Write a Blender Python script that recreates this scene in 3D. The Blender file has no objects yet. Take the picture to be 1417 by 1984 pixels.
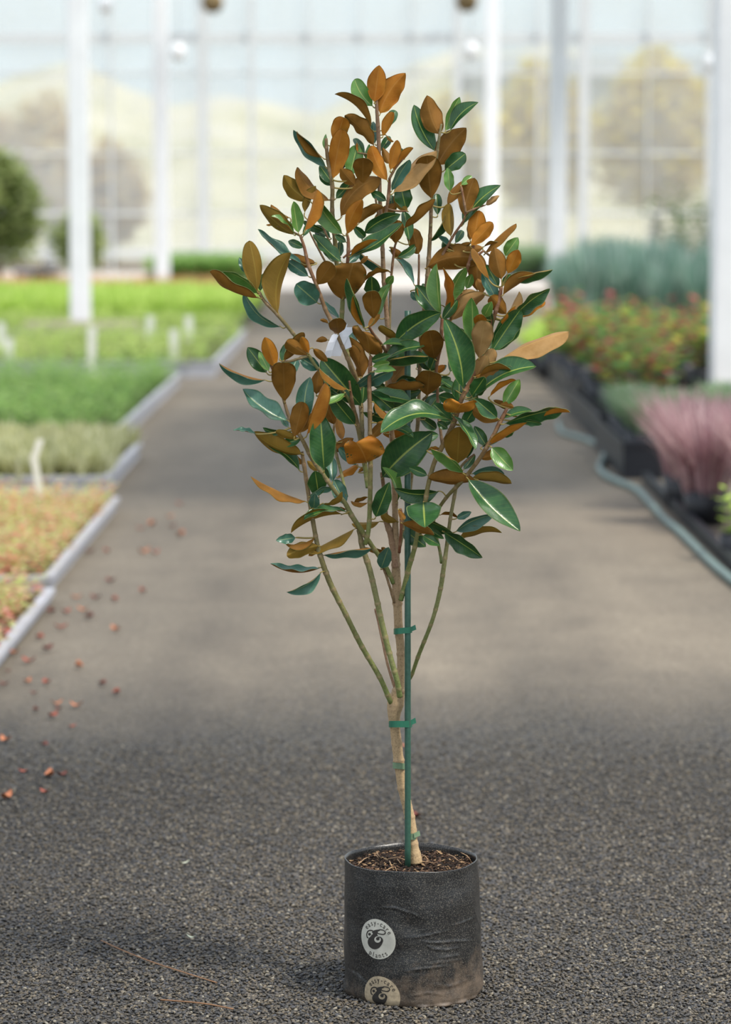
import bpy, bmesh, math, random
from mathutils import Vector, Matrix
from mathutils.geometry import tessellate_polygon

# ------------------------------------------------------------------ camera, sky, sun, exposure
SC = bpy.context.scene
COL = SC.collection
FPX, CX, CY, HZ, CAMH = 5600.0, 708.5, 992.0, 400.0, 1.748
TILT = math.atan((CY - HZ) / FPX)
FOCUS = 6.33
cam_d = bpy.data.cameras.new('camera')
cam_d.sensor_fit = 'HORIZONTAL'; cam_d.sensor_width = 24.0
cam_d.lens = FPX / 1417 * 24.0
cam_d.clip_end = 600
cam_d.dof.use_dof = True
cam_d.dof.focus_distance = FOCUS / math.cos(TILT) - 0.02
cam_d.dof.aperture_fstop = cam_d.lens / 33.0
cam = bpy.data.objects.new('camera', cam_d); COL.objects.link(cam)
cam.location = (0, 0, CAMH); cam.rotation_euler = (math.pi / 2 - TILT, 0, 0)
SC.camera = cam
vs = SC.view_settings
vs.view_transform = 'Standard'; vs.look = 'None'; vs.gamma = 1; vs.exposure = 0.5; vs.use_curve_mapping = False

world = bpy.data.worlds.new('sky'); SC.world = world; world.use_nodes = True
wn = world.node_tree; wn.nodes.clear()
w_out = wn.nodes.new('ShaderNodeOutputWorld'); w_bg = wn.nodes.new('ShaderNodeBackground')
w_tc = wn.nodes.new('ShaderNodeTexCoord'); w_sep = wn.nodes.new('ShaderNodeSeparateXYZ'); w_r = wn.nodes.new('ShaderNodeValToRGB')
wn.links.new(w_tc.outputs['Generated'], w_sep.inputs[0]); wn.links.new(w_sep.outputs['Z'], w_r.inputs[0])
wn.links.new(w_r.outputs[0], w_bg.inputs[0]); wn.links.new(w_bg.outputs[0], w_out.inputs[0])
w_r.color_ramp.elements[0].position = 0.0; w_r.color_ramp.elements[0].color = (0.74, 0.83, 0.87, 1)
w_r.color_ramp.elements[1].position = 0.6; w_r.color_ramp.elements[1].color = (0.66, 0.74, 0.88, 1)
w_bg.inputs[1].default_value = 0.95

sun_d = bpy.data.lights.new('sun', 'SUN'); sun_d.energy = 2.6; sun_d.angle = math.radians(9); sun_d.color = (1, .94, .84)
sun = bpy.data.objects.new('sun', sun_d); COL.objects.link(sun)
SUNV = Vector((-0.42, 0.30, -0.86)).normalized()
sun.rotation_euler = SUNV.to_track_quat('-Z', 'Y').to_euler()

# ------------------------------------------------------------------ helpers
CAM = Vector((0, 0, CAMH))
FWD = Vector((0, math.cos(TILT), -math.sin(TILT))); UPV = Vector((0, math.sin(TILT), math.cos(TILT)))
def ray(px, py):
    return Vector((1, 0, 0)) * ((px - CX) / FPX) + UPV * ((CY - py) / FPX) + FWD
def at(px, py, Y):
    d = ray(px, py); return CAM + d * (Y / d.y)
def ground(px, py, z=0.0):
    d = ray(px, py); return CAM + d * ((z - CAMH) / d.z)
def lin(c):
    return tuple((v / 12.92 if v <= .04045 else ((v + .055) / 1.055) ** 2.4) for v in (x / 255 for x in c)) + (1,)

def tag(o, label=None, cat=None, group=None, kind=None):
    if label: o['label'] = label
    if cat: o['category'] = cat
    if group: o['group'] = group
    if kind: o['kind'] = kind
    return o
def link(name, me, mats, parent=None):
    for m in (mats if isinstance(mats, (list, tuple)) else [mats]): me.materials.append(m)
    o = bpy.data.objects.new(name, me); COL.objects.link(o)
    if parent: o.parent = parent
    return o
def thing(name, label, cat, loc=(0, 0, 0), rz=0, group=None):
    o = bpy.data.objects.new(name, None); COL.objects.link(o)
    o.location = loc; o.rotation_euler = (0, 0, rz); o.empty_display_size = .05
    return tag(o, label, cat, group)
def copy_tree(o, parent=None):
    c = o.copy(); COL.objects.link(c)
    if parent: c.parent = parent
    for ch in list(o.children): copy_tree(ch, c)
    return c

def catmull(P, k):
    out = []
    for i in range(len(P) - 1):
        p0, p1, p2, p3 = P[max(i-1, 0)], P[i], P[i+1], P[min(i+2, len(P)-1)]
        for q in range(k):
            t_ = q / k
            out.append(tuple(.5*((2*p1[c])+(-p0[c]+p2[c])*t_+(2*p0[c]-5*p1[c]+4*p2[c]-p3[c])*t_*t_+(-p0[c]+3*p1[c]-3*p2[c]+p3[c])*t_**3) for c in range(len(p1))))
    return out + [tuple(P[-1])]
class MB:
    """collects vertices and faces for one mesh"""
    def __init__(s): s.v = []; s.f = []; s.mi = []; s.col = []; s.uv = {}
    def add(s, vs_, fs, mi=0, col=None):
        b = len(s.v); s.v += [tuple(v) for v in vs_]; s.f += [tuple(i + b for i in f) for f in fs]; s.mi += [mi] * len(fs)
        s.col += [col or (1, 1, 1)] * len(vs_)
        return b
    def box(s, x0, x1, y0, y1, z0, z1, mi=0):
        s.add([(x0,y0,z0),(x1,y0,z0),(x1,y1,z0),(x0,y1,z0),(x0,y0,z1),(x1,y0,z1),(x1,y1,z1),(x0,y1,z1)],
              [(0,3,2,1),(4,5,6,7),(0,1,5,4),(1,2,6,5),(2,3,7,6),(3,0,4,7)], mi)
    def tube(s, pts, rad, n=8, mi=0, cols=None, cap=True):
        pts = [Vector(p) for p in pts]; N = len(pts)
        if not isinstance(rad, (list, tuple)): rad = [rad] * N
        vs_, fs, cc = [], [], []
        ref = Vector((0, 1, 0)) if abs((pts[-1] - pts[0]).normalized().y) < .9 else Vector((1, 0, 0))
        for i, p in enumerate(pts):
            t = (pts[min(i + 1, N - 1)] - pts[max(i - 1, 0)]).normalized()
            a = t.cross(ref).normalized(); b = t.cross(a)
            for k in range(n):
                th = 2 * math.pi * k / n
                vs_.append(p + (a * math.cos(th) + b * math.sin(th)) * rad[i])
                cc.append(cols[i] if cols else (1, 1, 1))
        for i in range(N - 1):
            for k in range(n):
                fs.append((i*n+k, i*n+(k+1) % n, (i+1)*n+(k+1) % n, (i+1)*n+k))
        if cap: fs += [tuple(range(n))[::-1], tuple((N-1)*n+k for k in range(n))]
        b0 = s.add(vs_, fs, mi)
        s.col[b0:] = cc
    def mesh(s, name, smooth=True, color=False):
        me = bpy.data.meshes.new(name); me.from_pydata(s.v, [], s.f)
        me.polygons.foreach_set('material_index', s.mi)
        if smooth: me.polygons.foreach_set('use_smooth', [True] * len(s.f))
        if color:
            a = me.color_attributes.new('col', 'FLOAT_COLOR', 'POINT')
            a.data.foreach_set('color', [x for c in s.col for x in (c[0], c[1], c[2], 1.0)])
        me.update(); return me
    def build(s, name, mats, parent=None, smooth=True, color=False):
        return link(name, s.mesh(name, smooth, color), mats, parent)

class NT:
    def __init__(s, name):
        s.m = bpy.data.materials.new(name); s.m.use_nodes = True; s.t = s.m.node_tree; s.t.nodes.clear()
        s.out = s.n('OutputMaterial')
    def n(s, typ, **kw):
        nd = s.t.nodes.new('ShaderNode' + typ)
        for k, v in kw.items(): setattr(nd, k, v)
        return nd
    def l(s, a, b): s.t.links.new(a, b); return s
    def math(s, op, a, b=None, c=None, clamp=False):
        nd = s.n('Math', operation=op, use_clamp=clamp)
        for i, x in enumerate((a, b, c)):
            if x is None: continue
            if isinstance(x, (int, float)): nd.inputs[i].default_value = x
            else: s.l(x, nd.inputs[i])
        return nd.outputs[0]
    def mix(s, fac, a, b, blend='MIX'):
        nd = s.n('Mix', data_type='RGBA', blend_type=blend)
        for i, x in ((0, fac), (6, a), (7, b)):
            if isinstance(x, (int, float, tuple)): nd.inputs[i].default_value = x
            else: s.l(x, nd.inputs[i])
        return nd.outputs[2]
    def noise(s, scale, detail=3, vec=None, rough=.55):
        nd = s.n('TexNoise'); nd.inputs['Scale'].default_value = scale; nd.inputs['Detail'].default_value = detail
        nd.inputs['Roughness'].default_value = rough
        if vec: s.l(vec, nd.inputs['Vector'])
        return nd.outputs['Fac']
    def ramp(s, fac, stops, interp='LINEAR'):
        nd = s.n('ValToRGB'); cr = nd.color_ramp; cr.interpolation = interp
        while len(cr.elements) < len(stops): cr.elements.new(.5)
        for e, (p, c) in zip(cr.elements, stops):
            e.position = p; e.color = c if isinstance(c, tuple) else (c, c, c, 1)
        s.l(fac, nd.inputs[0]); return nd.outputs[0]
    def pos(s): return s.n('NewGeometry').outputs['Position']
    def obj(s): return s.n('TexCoord').outputs['Object']
    def bsdf(s, color, rough=.6, metal=0, bump=None, bs=.5, bd=.002, spec=.5, coat=0):
        b = s.n('BsdfPrincipled'); b.inputs['Roughness'].default_value = .5
        for k, x in (('Base Color', color), ('Roughness', rough), ('Metallic', metal)):
            if isinstance(x, (int, float, tuple)): b.inputs[k].default_value = x
            else: s.l(x, b.inputs[k])
        b.inputs['Specular IOR Level'].default_value = spec; b.inputs['Coat Weight'].default_value = coat
        if bump is not None:
            bp = s.n('Bump'); bp.inputs['Strength'].default_value = bs; bp.inputs['Distance'].default_value = bd
            s.l(bump, bp.inputs['Height']); s.l(bp.outputs[0], b.inputs['Normal'])
        return b
    def done(s, sh): s.l(sh.outputs[0] if hasattr(sh, 'outputs') else sh, s.out.inputs[0]); return s.m

def plain(name, rgb, rough=.6, var=.12, scale=20, spec=.5, bump=0):
    t = NT(name); c = lin(rgb); nz = t.noise(scale, 4, t.obj())
    d = tuple(x * (1 - var) for x in c[:3]) + (1,); b = tuple(min(1, x * (1 + var)) for x in c[:3]) + (1,)
    return t.done(t.bsdf(t.ramp(nz, [(.3, d), (.7, b)]), rough, spec=spec, bump=nz if bump else None, bs=bump or .1))

def foliage_mat(name, stops, rough=.5, trans=.5):
    """each blade takes its own colour out of the ramp"""
    t = NT(name); g = t.n('NewGeometry')
    c = t.ramp(g.outputs['Random Per Island'], [(p, lin(x)) for p, x in stops])
    b = t.bsdf(c, rough, spec=.35); tr = t.n('BsdfTranslucent'); t.l(c, tr.inputs[0])
    mx = t.n('MixShader'); mx.inputs[0].default_value = trans
    t.l(b.outputs[0], mx.inputs[1]); t.l(tr.outputs[0], mx.inputs[2]); return t.done(mx)

# ------------------------------------------------------------------ materials
def mat_gravel():
    t = NT('gravel_ground'); p = t.pos()
    v = t.n('TexVoronoi'); v.inputs['Scale'].default_value = 95; t.l(p, v.inputs['Vector'])
    v2 = t.n('TexVoronoi'); v2.inputs['Scale'].default_value = 170; t.l(p, v2.inputs['Vector'])
    bw = t.n('RGBToBW'); t.l(v.outputs['Color'], bw.inputs[0])
    stone = t.ramp(bw.outputs[0], [(.1, lin((58, 56, 52))), (.4, lin((86, 82, 76))), (.6, lin((106, 97, 82))), (.8, lin((90, 90, 92))), (1, lin((140, 130, 110)))])
    stone = t.mix(t.ramp(v.outputs['Distance'], [(.4, 0.), (.75, .85)]), stone, lin((26, 25, 22)))  # gaps between stones darkened in colour, like the shade between them
    # finer sandier tone in the far part, paled to hold its sunlit band too, patchy, with darker tyre tracks
    mp = t.n('Mapping'); mp.inputs['Scale'].default_value = (.55, .12, 1); t.l(p, mp.inputs[0])
    patch = t.noise(2.2, 5, mp.outputs[0])
    sep = t.n('SeparateXYZ'); t.l(p, sep.inputs[0])
    far = t.math('MULTIPLY', t.math('SUBTRACT', t.math('ADD', sep.outputs['Y'], t.math('MULTIPLY', patch, 2.5)), 10.75), .6, clamp=True)
    dust = t.math('MULTIPLY', far, t.ramp(patch, [(.30, .55), (.62, 1.0)]))
    sand = t.mix(t.noise(3, 4, p), lin((120, 109, 95)), lin((154, 142, 123)))
    sand = t.mix(t.ramp(t.noise(34, 3, p), [(.35, .35), (.5, 0.)]), sand, lin((84, 78, 70)))
    sand = t.mix(t.ramp(t.noise(41, 3, p), [(.58, 0.), (.72, .6)]), sand, lin((196, 184, 164)))
    c = t.mix(dust, stone, sand)
    tr = t.math('ABSOLUTE', t.math('SUBTRACT', t.math('ABSOLUTE', t.math('ADD', sep.outputs['X'], -.12)), .78))
    trk = t.math('MULTIPLY', t.math('SUBTRACT', 1, t.math('MULTIPLY', tr, 5), clamp=True), t.ramp(t.noise(1.4, 3, p), [(.3, 0.), (.7, .45)]))
    c = t.mix(trk, c, lin((74, 68, 62)))
    h = t.math('ADD', t.math('MULTIPLY', v.outputs['Distance'], -1), t.math('MULTIPLY', v2.outputs['Distance'], -.4))
    return t.done(t.bsdf(c, .75, bump=h, bs=.8, bd=.008, spec=.3))

def mat_pebble():
    t = NT('pebbles'); r = t.n('ObjectInfo').outputs['Random']
    c = t.ramp(r, [(0, lin((56, 55, 54))), (.2, lin((80, 79, 78))), (.4, lin((80, 73, 63))), (.6, lin((106, 96, 78))), (.76, lin((74, 76, 82))), (.92, lin((124, 110, 88))), (1, lin((164, 156, 138)))])
    return t.done(t.bsdf(t.mix(t.math('MULTIPLY', t.noise(300, 2, t.pos()), .4), c, lin((60, 57, 54))), .55, spec=.4))

def mat_leaf(name, top, rgb, rgb2, rib, edge=None):
    t = NT(name); uv = t.n('UVMap'); uv.uv_map = 'uv'
    sp = t.n('SeparateXYZ'); t.l(uv.outputs[0], sp.inputs[0]); u, v = sp.outputs['X'], sp.outputs['Y']
    au = t.math('ABSOLUTE', t.math('MULTIPLY', t.math('SUBTRACT', u, .5), 2))
    oi = t.n('ObjectInfo').outputs['Random']
    g = t.n('NewGeometry')
    nz = t.noise(28, 4, g.outputs['Position'])
    c = t.mix(t.ramp(nz, [(.35, 0.), (.65, 1.)]), lin(rgb), lin(rgb2))
    # side veins
    w = t.math('SINE', t.math('MULTIPLY', t.math('SUBTRACT', v, t.math('MULTIPLY', au, .16)), 95.))
    vein = t.math('MULTIPLY', t.ramp(w, [(.72, 0.), (1., 1.)]), .06 if top else .07)
    c = t.mix(vein, c, lin(rib))
    mid = t.ramp(au, [(.035 if top else .03, 1.), (.07, 0.)])
    c = t.mix(t.math('MULTIPLY', mid, .85 if top else .55), c, lin(rib))
    if edge: c = t.mix(t.ramp(au, [(.93, 0.), (.985, .8)]), c, lin(edge))
    c = t.mix(t.math('MULTIPLY', oi, .35), c, t.mix(1., c, (.62, .62, .62, 1), 'MULTIPLY'))
    hb = t.math('ADD', t.math('MULTIPLY', w, .07), t.math('ADD', t.math('MULTIPLY', mid, -.5), t.math('MULTIPLY', nz, 2.2)))
    b = t.bsdf(c, .31 if top else .62, bump=hb, bs=.35 if top else .3, bd=.0012, spec=.5 if top else .25, coat=.1 if top else 0)
    if not top:
        b.inputs['Sheen Weight'].default_value = .25; b.inputs['Sheen Tint'].default_value = lin(rgb2)
    tr = t.n('BsdfTranslucent'); t.l(c, tr.inputs[0])
    mx = t.n('MixShader'); mx.inputs[0].default_value = .16 if top else .22
    t.l(b.outputs[0], mx.inputs[1]); t.l(tr.outputs[0], mx.inputs[2]); return t.done(mx)

def mat_bark():
    t = NT('bark'); a = t.n('VertexColor'); a.layer_name = 'col'; p = t.pos()
    n1 = t.noise(260, 5, p); n2 = t.noise(45, 3, p)
    c = t.mix(t.ramp(n1, [(.50, 0.), (.72, .55)]), a.outputs[0], lin((84, 58, 40)))
    c = t.mix(t.ramp(n2, [(.5, 0.), (.8, .2)]), c, lin((196, 168, 128)))
    return t.done(t.bsdf(c, .7, bump=n1, bs=.5, bd=.0015, spec=.3))

def mat_bag():
    t = NT('black_polythene'); p = t.pos()
    sp = t.n('SeparateXYZ'); t.l(p, sp.inputs[0])
    dustn = t.noise(420, 3, p); dustc = t.noise(14, 4, p); mudn = t.noise(30, 6, p, .7)
    sm = t.n('Mapping'); sm.inputs['Scale'].default_value = (1, 1, .45); t.l(p, sm.inputs[0])
    vz = t.n('TexVoronoi'); vz.inputs['Scale'].default_value = 330; t.l(sm.outputs[0], vz.inputs['Vector'])
    bw = t.n('RGBToBW'); t.l(vz.outputs['Color'], bw.inputs[0])
    fleck = t.math('MULTIPLY', t.ramp(vz.outputs['Distance'], [(.12, 1.), (.26, 0.)]), t.ramp(bw.outputs[0], [(.52, 0.), (.75, 1.)]))
    c = t.mix(t.ramp(dustc, [(.35, .15), (.75, .7)]), lin((22, 23, 25)), lin((50, 49, 48)))
    c = t.mix(t.math('MULTIPLY', t.ramp(dustn, [(.50, 0.), (.68, 1.)]), .55), c, lin((120, 114, 104)))
    c = t.mix(t.math('MULTIPLY', fleck, t.ramp(dustc, [(.4, .12), (.7, .65)])), c, lin((168, 160, 142)))
    low = t.math('MULTIPLY', t.math('SUBTRACT', t.math('ADD', .085, t.math('MULTIPLY', sp.outputs['X'], .25)), sp.outputs['Z']), 9., clamp=True)
    mud = t.math('MULTIPLY', t.ramp(t.math('ADD', t.math('MULTIPLY', low, .36), mudn), [(.60, 0.), (.95, 1.)]), .6)
    c = t.mix(mud, c, lin((128, 108, 88)))
    rough = t.math('ADD', .17, t.math('MULTIPLY', t.math('ADD', mud, t.math('MULTIPLY', dustc, .5)), .5))
    cr = t.n('Mapping'); cr.inputs['Rotation'].default_value = (0, .12, 0); cr.inputs['Scale'].default_value = (.35, .35, 2.2); t.l(p, cr.inputs[0])
    crn = t.noise(22, 5, cr.outputs[0], .6)
    hb = t.math('ADD', t.math('MULTIPLY', crn, .7), t.math('MULTIPLY', dustn, .2))
    return t.done(t.bsdf(c, rough, bump=hb, bs=.45, bd=.004, spec=.5))

M = {}
M['gravel'] = mat_gravel(); M['pebble'] = mat_pebble(); M['bark'] = mat_bark(); M['bag'] = mat_bag()
M['g'] = mat_leaf('leaf_top_deep_green', 1, (38, 80, 40), (62, 108, 54), (164, 178, 84), (150, 160, 96))
M['l'] = mat_leaf('leaf_top_fresh_green', 1, (92, 138, 58), (116, 160, 78), (186, 200, 110), (170, 184, 110))
M['b'] = mat_leaf('leaf_top_sky_sheen', 1, (60, 106, 84), (86, 130, 110), (160, 178, 120), (140, 160, 120))  # green top with the sky's bluish reflection put into its colour
M['u'] = mat_leaf('leaf_felt_rust', 0, (182, 110, 28), (204, 134, 44), (206, 142, 66))
M['d'] = mat_leaf('leaf_felt_shaded_brown', 0, (130, 88, 28), (158, 108, 40), (168, 122, 62))  # brown felt, deepened in colour to hold the shade on darker leaves
M['o'] = mat_leaf('leaf_felt_olive', 0, (140, 110, 40), (156, 120, 46), (176, 148, 66))
M['a'] = mat_leaf('leaf_felt_tan', 0, (172, 130, 76), (192, 150, 96), (200, 160, 100))
M['stake'] = plain('green_plastic_stake', (52, 88, 72), .42, .15, 120, bump=.2)
M['tie'] = plain('green_tie', (34, 104, 78), .4, .1, 90)
M['tie_pale'] = plain('faded_tie', (112, 136, 104), .6, .15, 90)
M['paper'] = plain('white_tag', (232, 230, 234), .5, .03, 60)
M['root'] = plain('root_fibre', (170, 138, 104), .8, .3, 60)
M['print'] = plain('printed_cream', (196, 192, 178), .5, .10, 70)
M['print2'] = plain('printed_cream_muddy', (176, 158, 130), .6, .22, 120)
M['ink'] = plain('printed_dark', (50, 46, 42), .55, .25, 150)
M['white'] = plain('white_paint', (243, 244, 245), .45, .05, 3)
M['concrete'] = plain('concrete', (176, 160, 152), .85, .12, 12)
M['rim'] = plain('grey_white_plastic', (186, 186, 192), .5, .1, 9)
M['pot'] = plain('black_pot', (30, 32, 38), .5, .2, 20)
M['hose'] = plain('grey_green_hose', (112, 132, 126), .5, .1, 8)
M['label'] = plain('white_plastic_label', (232, 232, 220), .5, .04, 20)
def mat_soil():
    t = NT('potting_soil'); p = t.pos(); n1 = t.noise(220, 5, p, .7)
    c = t.ramp(n1, [(.3, lin((22, 16, 12))), (.52, lin((48, 35, 27))), (.68, lin((92, 68, 50)))])
    return t.done(t.bsdf(c, .85, bump=n1, bs=.9, bd=.006, spec=.25))
M['soil'] = mat_soil()
def mat_bits():
    t = NT('bark_chips'); g = t.n('NewGeometry')
    c = t.ramp(g.outputs['Random Per Island'], [(0, lin((24, 18, 14))), (.5, lin((52, 38, 28))), (.8, lin((96, 70, 52))), (1, lin((170, 140, 104)))])
    return t.done(t.bsdf(c, .8, spec=.3))
M['bits'] = mat_bits()
SUN_BLOCKERS = [(2.3, 5.9, 14.4, 22.4), (2.3, 5.8, 38, 57)]   # x0, x1, y0, y1 of unseen cloths added to shade the drive
# ------------------------------------------------------------------ ground and building
g = MB(); g.add([(-40, 2, 0), (40, 2, 0), (40, 160, 0), (-40, 160, 0)], [(0, 1, 2, 3)])
tag(g.build('floor', M['gravel'], smooth=False), kind='structure')

WY = 77.0
sl = MB(); sl.box(-16, 16, 61, 79, -.05, .012); tag(sl.build('floor', plain('sunlit_tone_slab', (206, 198, 188), .8, .04, 1), smooth=False), kind='structure')  # added slab; the far floor's sunlight is put into its pale colour
def wx(px): return (px - CX) / FPX * WY
def wz(py): return at(CX, py, WY).z
wf = MB()
for z, hh in ((wz(74), .24), (wz(142), .07), (wz(297), .07), (wz(414), .09), (wz(-40), .15), (wz(490), .2)):
    wf.box(-34, 30, WY - .12, WY + .02, z - hh/2, z + hh/2)
for px, ww in ((220, .06), (397, .28), (490, .14), (600, .05), (700, .05), (800, .05), (884, .2), (1040, .07), (1127, .26), (1250, .03), (1372, .26), (-60, .2), (-200, .2), (1480, .2), (1580, .2), (-340, .2), (-640, .2), (-940, .2), (-1240, .2), (1760, .2), (2060, .2), (2360, .2)):
    x = wx(px); wf.box(x - ww/2, x + ww/2, WY - .25, WY - .02, 0, 9.5)
M['frame'] = plain('grey_white_frame', (206, 208, 208), .5, .06, 2)
tag(wf.build('wall_back', M['frame'], smooth=False), kind='structure')
def mat_pane():
    t = NT('hazy_glazing'); n1 = t.noise(.8, 4, t.pos())
    tr = t.n('BsdfTransparent'); tr.inputs[0].default_value = (.95, .97, .97, 1)
    df = t.n('BsdfTranslucent'); df.inputs[0].default_value = (.93, .94, .93, 1)
    dd = t.n('BsdfDiffuse'); dd.inputs[0].default_value = (.86, .88, .87, 1)
    m1 = t.n('MixShader'); m1.inputs[0].default_value = .18; t.l(df.outputs[0], m1.inputs[1]); t.l(dd.outputs[0], m1.inputs[2])
    m2 = t.n('MixShader'); t.l(t.ramp(n1, [(.3, .26), (.7, .42)]), m2.inputs[0]); t.l(tr.outputs[0], m2.inputs[1]); t.l(m1.outputs[0], m2.inputs[2])
    return t.done(m2)
pn = MB(); pn.box(-34, 30, WY - .01, WY, .3, 9.5)
tag(pn.build('window_1', mat_pane(), smooth=False), kind='structure')

def column(px, pbase, w, label, foot=True):
    P = ground(px, pbase); c = thing('steel_column', label, 'column', (P.x, P.y, 0))
    mb = MB(); hw = w / 2; b = .02
    prof = [(-hw+b,-hw),(hw-b,-hw),(hw,-hw+b),(hw,hw-b),(hw-b,hw),(-hw+b,hw),(-hw,hw-b),(-hw,-hw+b)]
    H = 8.6
    mb.add([(x, y, z) for z in (0, H) for x, y in prof], [(i, (i+1) % 8, (i+1) % 8+8, i+8) for i in range(8)] + [tuple(range(8, 16))])
    mb.build('post', M['white'], c, False)
    if foot:
        fb = MB(); fb.box(-w*.95, w*.95, -w*.95, w*.95, 0, .09); fb.box(-w*.75, w*.75, -w*.75, w*.75, .09, .13); fb.build('footing', M['concrete'], c, False)
    return c
column(1415, 800, .34, 'thick white column at the right edge, nearest of all the columns')
column(1079, 612, .28, 'white column standing past the low lime green plants on the right')
column(157, 655, .26, 'white column rising out of the beds on the left')
column(952, 545, .30, 'white column seen just right of the tree crown, far down the right row')
column(315, 560, .30, 'slimmer white column behind the bright green bed')
# gutters and a cross beam carried by the columns
for x, n in ((3.05, 1), (-3.7, 2)):
    mb = MB(); mb.box(x-.16, x+.16, 2, WY, 8.6, 8.85); tag(mb.build('trim_%d' % n, M['white'], smooth=False), kind='structure')
mb = MB(); mb.box(-16, 16, 60, 60.2, 8.4, 8.6); tag(mb.build('trim_3', M['white'], smooth=False), kind='structure')

# unseen cloths added overhead to block sun from bands of the drive
def mat_blocker():
    t = NT('sun_blocker_cloth'); d = t.n('BsdfDiffuse'); d.inputs[0].default_value = lin((160, 160, 156)); tr = t.n('BsdfTransparent'); tl = t.n('BsdfTranslucent'); tl.inputs[0].default_value = (.3, .3, .29, 1)
    m1 = t.n('MixShader'); m1.inputs[0].default_value = .5; t.l(d.outputs[0], m1.inputs[1]); t.l(tl.outputs[0], m1.inputs[2])
    m2 = t.n('MixShader'); m2.inputs[0].default_value = .06; t.l(m1.outputs[0], m2.inputs[1]); t.l(tr.outputs[0], m2.inputs[2]); return t.done(m2)
BLOCKER = mat_blocker()
for k, (x0, x1, y0, y1) in enumerate(SUN_BLOCKERS):
    mb = MB(); mb.box(x0, x1, y0, y1, 8.2, 8.21); o = mb.build('sun_blocker', BLOCKER, smooth=False); tag(o, kind='structure')

# hanging things near the roof of the house
def hanging(name, label, cat, px, py, Y, r, h, mat, wire=True):
    p = at(px, py, Y); o = thing(name, label, cat, (p.x, p.y, p.z))
    mb = MB(); n = 16; prof = [(0.02, h*.5), (r*.55, h*.45), (r, h*.1), (r*.95, -h*.2), (r*.6, -h*.5), (.01, -h*.55)]
    vv = [(a*math.cos(2*math.pi*k/n), a*math.sin(2*math.pi*k/n), z) for a, z in prof for k in range(n)]
    mb.add(vv, [(i*n+k, (i+1)*n+k, (i+1)*n+(k+1) % n, i*n+(k+1) % n) for i in range(len(prof)-1) for k in range(n)])
    mb.build('body', mat, o)
    w = MB(); w.tube([(0, 0, h*.4), (0, 0, 8.6 - p.z)], .012, 6); w.build('hanger', M['white'], o)
BRB = plain('dry_brown_moss', (132, 112, 78), .9, .3, 6)
hanging('hanging_basket', 'brown hanging basket at the top edge, left of the tree', 'hanging basket', 412, 4, 58, .22, .4, BRB)
hanging('hanging_basket', 'brown hanging basket at the top edge, right of the tree', 'hanging basket', 905, 2, 58, .22, .4, BRB)
for px, py, lb in ((205, 8, 'at the top edge by the left column'), (345, 100, 'over the left aisle below the roof'), (913, 98, 'right of the tree crown'), (1378, 122, 'beside the thick right column')):
    hanging('hanging_lamp', 'small white round lamp hanging ' + lb, 'lamp', px, py, 60, .16, .36, M['white'])

# ------------------------------------------------------------------ beds of young plants
def blades(mb, x, y, z0, n, h, spread, bw, rnd, curve=.4, leafy=0):
    for _ in range(n):
        a = rnd.uniform(0, 6.283); r0 = rnd.uniform(0, .35) * spread; hh = h * rnd.uniform(.6, 1.1); lean = spread * rnd.uniform(.2, 1)
        dx, dy = math.cos(a), math.sin(a); w = bw * rnd.uniform(.7, 1.3)
        px_, py_ = -dy * w, dx * w
        if leafy:        # small oval leaves set up a thin shoot
            sx, sy = x + dx*r0, y + dy*r0
            k = max(2, int(hh / leafy)); 
            for i in range(k):
                t = (i + .6) / k; cx_, cy_, cz = sx + dx*lean*t*t, sy + dy*lean*t*t, z0 + hh*t
                b = rnd.uniform(0, 6.283); l = leafy * rnd.uniform(.7, 1.3); ux, uy = math.cos(b)*l, math.sin(b)*l; vx, vy = -math.sin(b)*l*.35, math.cos(b)*l*.35; uz = l * rnd.uniform(-.1, .5)
                mb.add([(cx_, cy_, cz), (cx_+ux*.5+vx, cy_+uy*.5+vy, cz+uz*.6), (cx_+ux, cy_+uy, cz+uz), (cx_+ux*.5-vx, cy_+uy*.5-vy, cz+uz*.6)], [(0, 1, 2, 3)])
        else:
            bx_, by_ = x + dx*r0, y + dy*r0; P = []
            for t in (0, .4, .75, 1):
                cx_, cy_ = bx_ + dx*lean*t**1.8, by_ + dy*lean*t**1.8; cz = z0 + hh*(t - curve*.25*t**3); ww = (1, 1, .7, .1)[(0, .4, .75, 1).index(t)]
                P += [(cx_+px_*ww, cy_+py_*ww, cz), (cx_-px_*ww, cy_-py_*ww, cz)]
            mb.add(P, [(0, 1, 3, 2), (2, 3, 5, 4), (4, 5, 7, 6)])
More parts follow.
